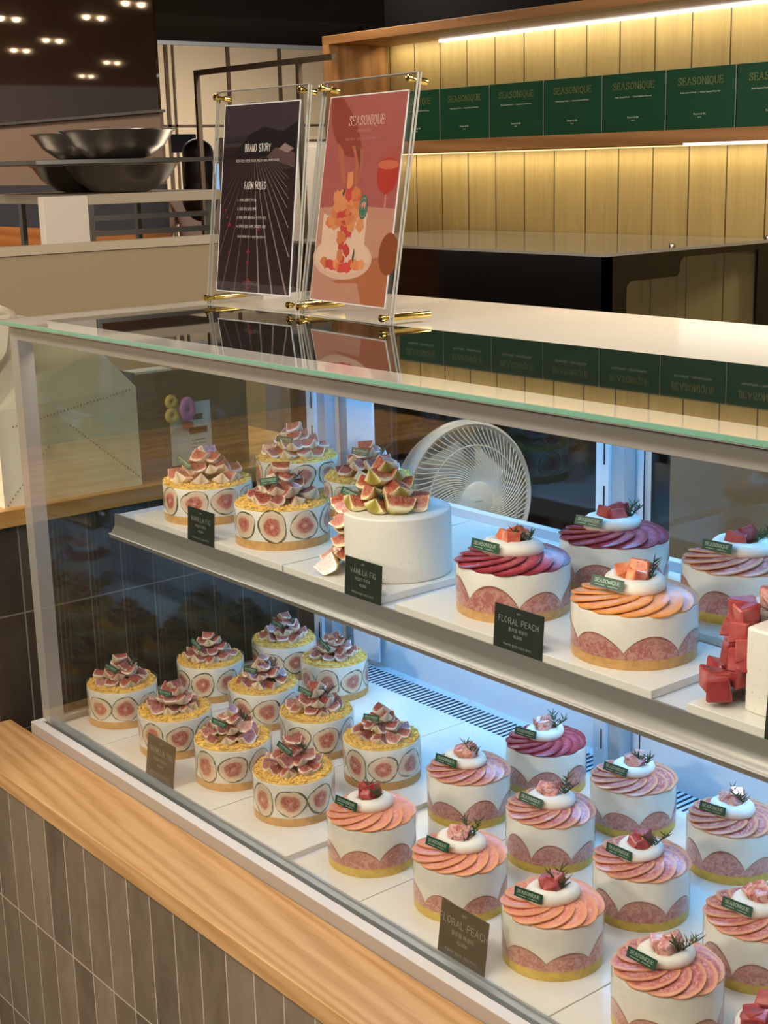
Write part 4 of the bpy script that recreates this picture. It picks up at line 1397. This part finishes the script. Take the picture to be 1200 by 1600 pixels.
bm_ = MB().box(0, .262, 0, .20, 0, .1835).mesh('box_body', 'green_box')
fl = MB(); fl.box(-.0006, .2626, -.0006, .0, -.0, .1838); fl.box(-.0006, .0, -.0006, .2006, 0, .1838); 
flap_me = MB().box(0.001, .261, -.0008, 0, .001, .1825).mesh('front_panel', 'green_box')
sl = MB(); sl.box(.2621, .2629, .001, .006, .0, .183); sl.box(-.0009, -.0001, .001, .006, .0, .183); sl.box(0, .262, .0, .006, .1836, .1842)
seam_me = sl.mesh('folded_edge', 'card_ink')
lt = MB()
stroke_text(lt, 'SEASONIQUE', .021, .131, .134, .09, True, .30, 0)
lt.xf(Matrix.Translation((0, -.0013, 0)) @ UPR)
lt_me = lt.mesh('gold_lettering', 'gold_ink')
sm = MB()
font_text(sm, 'Fresh Seasonal Fruits  —  Unique Seasonal Moments', .0052, .131, .108)
font_text(sm, 'Dessert & Gift', .0058, .131, .043); font_text(sm, 'Seoul', .0045, .131, .034)
sm.xf(Matrix.Translation((0, -.0013, 0)) @ UPR)
sm_me = sm.mesh('small_print', 'pale_ink')
nb = ['nearest the right edge', 'second from the right edge', 'third from the right edge', 'fourth from the right edge', 'fifth from the right edge', 'sixth from the right edge', 'just right of the pink poster', 'half hidden behind the pink poster']
nb[0] = 'cut off by the right edge'
for k in range(8):
    o = thing('cake_box', 'green gold-lettered box on the oak shelf, ' + nb[k], 'box', (-.3605 - .2705 * (k - 1), 2.585, 1.6052), 'green cake boxes on the oak shelf')
    inst(bm_, 'carton', o); inst(flap_me, 'front_panel', o); inst(seam_me, 'folded_edge', o); inst(lt_me, 'gold_lettering', o); inst(sm_me, 'small_print', o)

# ================================================================== BLACK CASE BEHIND
bc = thing('black_showcase', 'low black framed showcase with glass end, below the oak shelves', 'display case', (-1.96, 2.02, -0.25))
LX, LY = 1.586, .82           # length, depth
MB().box(0, LX, 0, .035, 0, 1.500).build('front_panel', 'black_gloss', bc)
MB().box(0, .035, .035, LY, 0, 1.500).build('side_panel', 'black_gloss', bc)
MB().box(-.005, LX + .003, -.003, LY + .003, 1.500, 1.509).build('top_glass', simple('grey_glass_top', '#8d887c', 0.1, 0, .6, .01, 3), bc)
MB().box(.035, LX - .02, .035, LY - .02, .02, 1.15).build('inner_deck', 'pale_metal2', bc)
MB().box(.1, LX, LY - .02, LY, 0, 1.15).build('rear_panel', 'black_gloss', bc)
MB().box(.1, LX, LY - .02, LY, 1.46, 1.5).build('rear_rail', 'black_gloss', bc)
# end frame with a stepped window opening (y,z local)
def arc(cx, cy, r, a0, a1, n=6):
    return [(cx + r * math.cos(a0 + (a1 - a0) * i / n), cy + r * math.sin(a0 + (a1 - a0) * i / n)) for i in range(n + 1)]
e = MB()
x0, x1 = LX - .012, LX
top = 1.500
e.prism([(0, 0), (.096, 0), (.096, top), (0, top)], 0, x0, x1)
e.prism([(.715, 0), (LY, 0), (LY, top), (.715, top)], 0, x0, x1)
e.prism([(.096, 0), (.715, 0), (.715, 1.16), (.096, 1.16)], 0, x0, x1)
# step part: top-left block down to z 1.423 until y .345, then rising to 1.480
pts = [(.096, top), (.096, 1.400)] + arc(.121, 1.398, .025, PI, PI / 2) + [(.300, 1.424)] + arc(.315, 1.444, .020, -PI / 2, 0) + arc(.360, 1.455, .025, PI, PI / 2) + [(.715, 1.480), (.715, top)]
e.prism(pts, 0, x0, x1)
e.build('end_frame', 'black_gloss', bc)
MB().box(x0 + .004, x0 + .008, .096, .715, 1.16, 1.481).build('end_glass', 'glass', bc)
for yy in (.02, .79):
    MB().lathe([(.0001, .012), (.008, .012), (.010, .008), (.010, 0)], 16, c=(LX - .02, yy + .30 * (yy < .1), 1.509)).build('top_stud', 'steel', bc, smooth=40)
# small tarts inside the black showcase
tm = MB(); tm.lathe([(.0001, 0), (.045, 0), (.05, .025), (.044, .028), (.0001, .03)], 28)
tme = tm.mesh('tart_shell', 'sponge', 40)
for k, (yy, xx) in enumerate(((.22, 1.46), (.26, 1.26), (.56, 1.42), (.58, 1.2))):
    o = thing('fruit_tart', ['red fruit tart at the glass end of the black showcase', 'red fruit tart deeper inside the black showcase, front side', 'red fruit tart at the rear corner of the black showcase', 'red fruit tart deep in the rear of the black showcase'][k], 'tart', (-1.96 + xx, 2.02 + yy, .9005), 'tarts in the black showcase')
    inst(tme, 'tart_shell', o)
    rr_ = random.Random(k)
    for q in range(9):
        a = q * .7; d = .028 if q else 0
        inst(me_cube('cube_r' if q % 2 else 'cube_o', q % 6), 'fruit_cube', o, loc=(d * math.cos(a), d * math.sin(a), .040 + (.012 if q in (0, 3) else 0)), rot=(q, q * .5, q), scale=1.7)
# low beige cabinet to the right of it
lc = MB().box(-.185, 2.6, 2.10, 2.84, -.25, .78).build('staff_cabinet', 'beige', None, bevel=.002)
tag(lc, 'plain beige staff cabinet seen through the right rear glass', 'cabinet')

# ================================================================== FAN behind the case
fan = thing('pedestal_fan', 'round cream pedestal fan behind the rear glass of the cake case', 'fan', (.15, 1.0, -.25))
ax = Vector((.985, -.10, .07)).normalized()
zq = ax.to_track_quat('Z', 'Y').to_matrix().to_4x4()
HC = Matrix.Translation((0.0, 0.0, 1.048)) @ zq
RF = .172
b = MB(); b.lathe([(RF - .012, .012), (RF - .004, .020), (RF + .003, .012), (RF + .004, -.010), (RF - .002, -.022), (RF - .010, -.020), (RF - .010, .004)], 72)
b.lathe([(RF - .014, .014), (RF - .012, .018)], 72)
b.build('outer_ring', 'fan', fan, 45, mw=HC)
b = MB()
for k in range(76):
    pts = []
    for j in range(10):
        q = j / 9
        rr2 = .042 + (RF - .010 - .042) * q
        a = 2 * PI * k / 76 + .9 * (1 - (1 - q) ** 1.6)
        pts.append((rr2 * math.cos(a), rr2 * math.sin(a), .016 + .026 * (1 - q ** 2.2)))
    b.tube(pts, .0014, 4, cap=False)
for rr2 in (.122,):
    q = (rr2 - .042) / (RF - .052)
    b.tube([(rr2 * math.cos(2 * PI * i / 60), rr2 * math.sin(2 * PI * i / 60), .0165 + .026 * (1 - q ** 2.2)) for i in range(61)], .0016 if rr2 > .09 else .0008, 5, cap=False)
b.build('front_grille', 'fan', fan, 60, mw=HC)
b = MB(); b.lathe([(.0001, .047), (.038, .046), (.044, .042), (.045, .034)], 40)
hub = b.build('centre_cap', 'fan', fan, 40, mw=HC)

t = MB(); t.box(-.012, .012, -.0008, .0008, .0471, .0474)
t.build('name_mark', 'card_ink', hub)
b = MB(); b.lathe([(RF - .006, -.018), (RF - .016, -.055), (.085, -.085), (.05, -.10), (.0001, -.10)], 64)
b.build('rear_housing', 'fan', fan, 40, mw=HC)
b = MB()
for k in range(5):
    a0 = 2 * PI * k / 5
    vs = []
    for i in range(7):
        rr2 = .03 + .10 * i / 6
        for s in (0, 1):
            a = a0 + .35 * i / 6 + s * (.55 + .25 * i / 6)
            vs.append((rr2 * math.cos(a), rr2 * math.sin(a), -.012 - .022 * s))
    b.add(vs, [(2 * i, 2 * i + 2, 2 * i + 3, 2 * i + 1) for i in range(6)])
    vs2 = [(x, y, z - .0015) for x, y, z in vs]
    b.add(vs2, [(2 * i + 1, 2 * i + 3, 2 * i + 2, 2 * i) for i in range(6)])
b.build('blades', 'fan', fan, 60, mw=HC)
b = MB(); b.tube([(-.055, .02, 1.02), (-.06, .024, .90), (-.06, .024, .02)], .013, 16); b.build('pole', 'fan', fan, 40)
b = MB(); b.lathe([(.0001, 0), (.14, 0), (.14, .012), (.05, .026), (.0001, .028)], 48, c=(-.06, .024, 0)); b.build('base', 'fan', fan, 40)

# ================================================================== PAPER BAGS
bag = thing('cream_paper_bag', 'large cream paper shopping bag on the oak worktop at the case end', 'bag', (-.11, .035, .8972))
D_, Wb = .13, .302
b = MB()
# local: x depth (0 front face .. -D), y width, z up; pinched top
F = [(0, 0, 0), (0, Wb, .0), (.0, Wb, .203), (-.012, Wb - .075, .288), (-.030, .16, .345), (-.030, .04, .372), (-.010, 0.0, .36), (0, 0, .19)]
B = [(-D_, 0, 0), (-D_, Wb, 0), (-D_, Wb, .20), (-D_ + .035, Wb - .075, .286), (-D_ + .06, .16, .343), (-D_ + .06, .04, .37), (-D_ + .03, 0, .358), (-D_, 0, .19)]
vs = F + B
fs = [(0, 1, 2, 7), (7, 2, 3), (7, 3, 4), (7, 4, 5), (7, 5, 6), (8, 15, 10, 9), (15, 11, 10), (15, 12, 11), (15, 13, 12), (15, 14, 13), (0, 8, 9, 1), (1, 9, 10, 2), (2, 10, 11, 3), (0, 7, 15, 8), (7, 6, 14, 15)]
b.add(vs, fs)
bo = b.build('bag_body', 'bag', bag)
sd_ = bo.modifiers.new('thick', 'SOLIDIFY'); sd_.thickness = .001
b = MB()
for i in range(36):
    y = .03 + i * .0073; z = .155 + .0012 * i
    b.box(.0005, .0012, y, y + .0022, z - .0005, z + .0025)
for i in range(26):
    y = .30 - i * .006; z = .012 + i * .0052
    b.box(.0005, .0012, y, y + .0022, z - .0005, z + .0025)
for i in range(18):
    y = .006 + i * .0055; z = .004 + i * .006
    b.box(.0005, .0012, y, y + .002, z - .0005, z + .0025)
b.build('perforation', 'bag_crease', bag)
b = MB(); b.tube([(-.03, -.03, .30), (-.03, -.02, .352), (-.03, .0, .372), (-.03, .03, .378), (-.03, .06, .366), (-.03, .075, .33)], [.006, .010, .013, .013, .010, .006], 10)
b.build('handle', 'bag', bag, 50)
# stray flap folded forward
b = MB(); b.add([(-.004, -.035, .365), (.012, -.045, .22), (.002, .03, .30), (-.01, .05, .37)], [(0, 1, 2, 3)])
fo = b.build('folded_flap', 'bag', bag); m_ = fo.modifiers.new('thick', 'SOLIDIFY'); m_.thickness = .001

gb = thing('dark_green_bag', 'dark green paper bag with a receipt, standing behind the cream bag', 'bag', (-.135, .348, .8972))
b = MB()
Wg, Dg, Hg = .272, .11, .205
b.add([(0, 0, 0), (0, Wg, 0), (0, Wg, Hg), (0, 0, Hg), (-Dg, 0, 0), (-Dg, Wg, 0), (-Dg, Wg, Hg), (-Dg, 0, Hg)], [(0, 1, 2, 3), (5, 4, 7, 6), (0, 4, 5, 1), (1, 5, 6, 2), (4, 0, 3, 7)])
go = b.build('bag_body', 'greenbag', gb); m_ = go.modifiers.new('thick', 'SOLIDIFY'); m_.thickness = .001
MB().box(-.095, -.015, .02, .22, .150, .160).build('inner_card', 'white_paper', gb)
MB().box(-.10, -.05, .00, .12, .215, .219).build('handle_card', 'white_paper', gb)
MB().box(-.10, -.01, .0, .008, Hg, Hg + .02).build('handle', 'greenbag', gb)
# receipt
rc = thing('paper_receipt', 'white printed receipt fixed to the front of the dark green bag', 'receipt', (-.134, .425, .918))
MB().box(.0005, .0011, 0, .100, 0, .130).build('slip', 'white_paper', rc)
b = MB()
b.box(.0011, .0014, .045, .090, .062, .076); b.box(.0011, .0014, .055, .080, .092, .104)
for i in range(6):
    b.box(.0011, .0014, .05 + .004 * (i % 2), .085, .048 - .008 * i, .0495 - .008 * i)
b.build('printed_lines', 'card', rc)
# doughnut candles in a clear pouch
cp = thing('candle_pouch', 'clear pouch with yellow and pink doughnut shaped candles on the green bag', 'candles', (-.130, .395, .975))
MB().box(.0035, .0040, 0, .110, .005, .112).build('clear_pouch', 'film', cp)
def torus(b, c, R_, r_, n=24, m=10):
    vs = []
    for i in range(n):
        t = 2 * PI * i / n
        for k in range(m):
            a = 2 * PI * k / m
            q = R_ + r_ * math.cos(a)
            vs.append((c[0] + r_ * .7 * math.sin(a), c[1] + q * math.cos(t), c[2] + q * math.sin(t)))
    b.add(vs, [(i * m + k, ((i + 1) % n) * m + k, ((i + 1) % n) * m + (k + 1) % m, i * m + (k + 1) % m) for i in range(n) for k in range(m)])
b = MB(); torus(b, (.010, .028, .082), .0085, .0068); torus(b, (.010, .028, .053), .0095, .0074); b.tube([(.010, .028, .037), (.010, .028, .012)], .0012, 8)
b.build('eight_candle', 'yellow_wax', cp, 60)
b = MB(); torus(b, (.010, .065, .062), .0120, .0090); b.xf(Matrix.Translation((0, .065 * 0, .062)) @ Matrix.Diagonal((1, 1, 1.25, 1)) @ Matrix.Translation((0, 0, -.062)))
b.tube([(.010, .065, .036), (.010, .065, .012)], .0012, 8)
b.build('zero_candle', 'pink_wax', cp, 60)
b = MB(); b.box(.004, .012, .055, .078, .022, .034); b.build('red_candle_cup', 'red_wax', cp)

# ================================================================== KITCHEN BEHIND
rk = thing('steel_rack', 'low pale steel rack with open rails holding the mixing bowls', 'rack', (-1.0, .60, -.25))
MB().box(-.03, 0.0, 0.0, .128, 0, 1.715).build('side_cabinet', 'white_panel', rk, bevel=.002)
MB().box(-.62, .004, 0.128, .560, 1.690, 1.717).build('rack_top', 'beige_trim', rk, bevel=.002)
b = MB()
for z in (1.655, 1.615, 1.58):
    b.box(-.006, .0, .142, .498, z - .007, z + .007)
b.build('front_rails', 'steel', rk)
for y in (.128, .498):
    MB().box(-.02, .004, y, y + .013, 0, 1.69).build('rack_post', 'steel', rk)
    MB().box(-.42, -.40, y, y + .013, 0, 1.69).build('rack_post', 'steel', rk)
MB().box(-.40, -.01, .142, .498, 1.54, 1.546).build('rack_shelf', 'grey_panel', rk)
bw = MB(); bw.lathe([(.0001, 0.0), (.06, 0), (.085, .006), (.125, .035), (.150, .070), (.158, .0745), (.158, .0765), (.149, .073), (.122, .037), (.083, .008), (.0001, .003)], 56)
bme = bw.mesh('mixing_bowl', 'steel', 40)
for (x, y, z, lb) in ((-1.12, .90, 1.4672, 'steel mixing bowl lower right of the four, on the rack top'), (-1.45, .96, 1.4672, 'steel mixing bowl lower left of the four, on the rack top'),
                      (-1.12, .895, 1.5562, 'steel mixing bowl upper right of the four, on the thin board'), (-1.45, .97, 1.5562, 'steel mixing bowl upper left of the four, on the thin board')):
    tag(inst(bme, 'mixing_bowl', None, (x, y, z)), lb, 'bowl', 'steel mixing bowls')
tb = MB().box(-1.62, -.93, .555, 1.135, 1.5445, 1.5558).build('thin_board', 'steel', None, bevel=.001)
tag(tb, 'thin long board laid across the lower steel bowls', 'board')
# black goal-shaped metal frame and white cabinet
mf = thing('metal_rack_frame', 'tall dark metal rack frame standing in the kitchen', 'rack', (-3.13, 2.4, -.25))
for x in (0.0, .76):
    MB().box(x, x + .02, 0, .02, 0, 2.168).build('upright', 'frame_dark', mf)
MB().box(0, 1.0, 0, .02, 2.168, 2.19).build('cross_bar', 'frame_dark', mf)
wc = thing('white_cabinet', 'plain off-white cabinet standing behind the dark poster stand', 'cabinet', (-3.4, 2.46, -.25))
MB().box(.34, .4, 0, .66, 0, 1.89).build('body', 'white_panel', wc, bevel=.003)
MB().box(.335, .41, -.005, .665, 1.89, 1.902).build('top', 'beige_trim', wc)
b = MB().box(.4, .404, .01, .32, .02, 1.86); b.build('door', 'white_panel', wc, bevel=.002)
b = MB().box(.4, .404, .33, .65, .02, 1.86); b.build('door', 'white_panel', wc, bevel=.002)
# desk and monitors
dk = thing('office_desk', 'dark desk carrying the monitors at the far kitchen end', 'desk', (-5.90, 2.75, .121))
MB().box(0, .55, 0, 1.4, 1.07, 1.099).build('desk_top', 'grey_panel', dk)
for x in (0.02, .5):
    for y in (.03, 1.34):
        MB().box(x, x + .03, y, y + .03, 0, 1.07).build('leg', 'seam', dk)
mo = thing('computer_monitor', 'navy backed monitor above the seated person', 'monitor', (-5.4, 3.72, 1.2205))
MB().box(-.01, .01, -.085, .085, .40, .51).build('display', 'navy', mo)
MB().box(-.02, 0, -.01, .01, .02, .37).build('stand', 'navy', mo)
MB().box(-.06, .06, -.06, .06, 0, .02).build('foot', 'navy', mo)
m2 = thing('computer_monitor', 'lit blue monitor in front of the long-haired person', 'monitor', (-5.42, 3.97, 1.2205))
MB().box(-.012, .0, -.18, .18, .09, .34).build('display', 'navy', m2)
MB().box(.0001, .001, -.17, .17, .10, .33).build('screen', 'screen', m2)
MB().box(-.02, 0, -.01, .01, .02, .10).build('stand', 'navy', m2)
MB().box(-.06, .06, -.06, .06, 0, .02).build('foot', 'navy', m2)


# ------------------------------------------------------------------ people
def skin_mesh(name, verts, edges, radii, mat, parent, root=0, sub=2):
    me = bpy.data.meshes.new(name)
    me.from_pydata(verts, edges, [])
    me.materials.append(M[mat] if isinstance(mat, str) else mat)
    o = inst(me, name, parent)
    s_ = o.modifiers.new('skin', 'SKIN')
    s_.use_smooth_shade = True
    for i, r_ in enumerate(radii):
        me.skin_vertices[0].data[i].radius = r_ if isinstance(r_, tuple) else (r_, r_)
        me.skin_vertices[0].data[i].use_root = (i == root)
    q = o.modifiers.new('sub', 'SUBSURF'); q.levels = sub; q.render_levels = sub
    return o


def person(label, loc, rotz, seated, hair_long, hairmat, shirt='shirt'):
    o = thing('person', label, 'person', loc, None, rotz)
    hz = .46 if seated else .95
    V = [(0, 0, hz), (0, 0, hz + .25), (0, .0, hz + .46), (0, 0, hz + .54), (0, .01, hz + .60), (0, .02, hz + .68), (0, .02, hz + .76)]
    Rr = [(.15, .11), (.13, .10), (.17, .10), (.05, .05), (.055, .055), (.075, .085), (.065, .075)]
    E = [(i, i + 1) for i in range(6)]
    for s in (-1, 1):
        k = len(V)
        V += [(s * .17, 0, hz + .45), (s * .23, .05, hz + .20), (s * .18, .28, hz + .16), (s * .17, .35, hz + .16)]
        Rr += [.05, .042, .03, .026]
        E += [(2, k), (k, k + 1), (k + 1, k + 2), (k + 2, k + 3)]
        p = k + 3
        for f in range(4):
            kk = len(V); x = s * .17 + (f - 1.5) * .02; ln = (.030, .036, .034, .026)[f]
            V += [(x, .385, hz + .162), (x, .385 + ln, hz + .156), (x, .385 + 1.7 * ln, hz + .140)]
            Rr += [.010, .009, .007]
            E += [(p, kk), (kk, kk + 1), (kk + 1, kk + 2)]
        kk = len(V)
        V += [(s * .17 - s * .035, .37, hz + .158), (s * .17 - s * .05, .40, hz + .150)]
        Rr += [.010, .008]; E += [(p, kk), (kk, kk + 1)]
        k = len(V)
        if seated:
            V += [(s * .10, .06, hz - .01), (s * .13, .46, hz), (s * .13, .44, .08), (s * .13, .58, .035)]
        else:
            V += [(s * .10, 0, hz - .05), (s * .11, .02, .50), (s * .11, -.01, .08), (s * .12, .13, .035)]
        Rr += [.09, .06, .045, .035]
        E += [(0, k), (k, k + 1), (k + 1, k + 2), (k + 2, k + 3)]
    skin_mesh('body', V, E, Rr, 'skin', o)
    # shirt and trousers follow the body
    V2 = [(0, 0, hz - .02), (0, 0, hz + .25), (0, 0, hz + .47)]
    R2 = [(.17, .13), (.15, .12), (.185, .12)]
    E2 = [(0, 1), (1, 2)]
    for s in (-1, 1):
        k = len(V2)
        V2 += [(s * .175, 0, hz + .45), (s * .225, .04, hz + .26)]
        R2 += [.065, .06]; E2 += [(2, k), (k, k + 1)]
    skin_mesh('shirt', V2, E2, R2, shirt, o)
    V3 = [(0, 0, hz)]; R3_ = [(.165, .125)]; E3 = []
    for s in (-1, 1):
        k = len(V3)
        if seated:
            V3 += [(s * .10, .06, hz - .01), (s * .13, .46, hz), (s * .13, .44, .12)]
        else:
            V3 += [(s * .10, 0, hz - .06), (s * .11, .02, .50), (s * .11, -.01, .12)]
        R3_ += [.105, .075, .06]
        E3 += [(0, k), (k, k + 1), (k + 1, k + 2)]
    skin_mesh('trousers', V3, E3, R3_, 'trousers', o)
    f = MB()
    f.ball((0, .105, hz + .685), (.012, .016, .018)); f.ball((-.088, .015, hz + .69), (.010, .018, .028)); f.ball((.088, .015, hz + .69), (.010, .018, .028))
    f.build('nose_and_ears', 'skin', o, 60)
    f = MB()
    for s in (-1, 1): f.ball((s * .032, .092, hz + .715), (.011, .008, .006))
    f.ball((0, .098, hz + .645), (.022, .006, .005))
    f.build('eyes_and_mouth', 'hair', o, 60)
    h = MB()
    h.ball((0, -.008, hz + .735), (.100, .108, .095), 20, 12)
    if hair_long:
        h.ball((0, -.065, hz + .60), (.10, .06, .18), 18, 12); h.ball((0, -.085, hz + .46), (.11, .05, .15), 18, 12)
    h.build('hair', hairmat, o, 60)
    return o
person('person seen from behind with long dark hair and pale pink shirt', (-4.62, 3.33, .121), math.radians(60), False, True, 'hair').scale = (.88,) * 3
person('standing person whose dark brown hair shows above the dark poster stand', (-4.92, 3.93, .121), math.radians(-60), False, False, 'hair2')
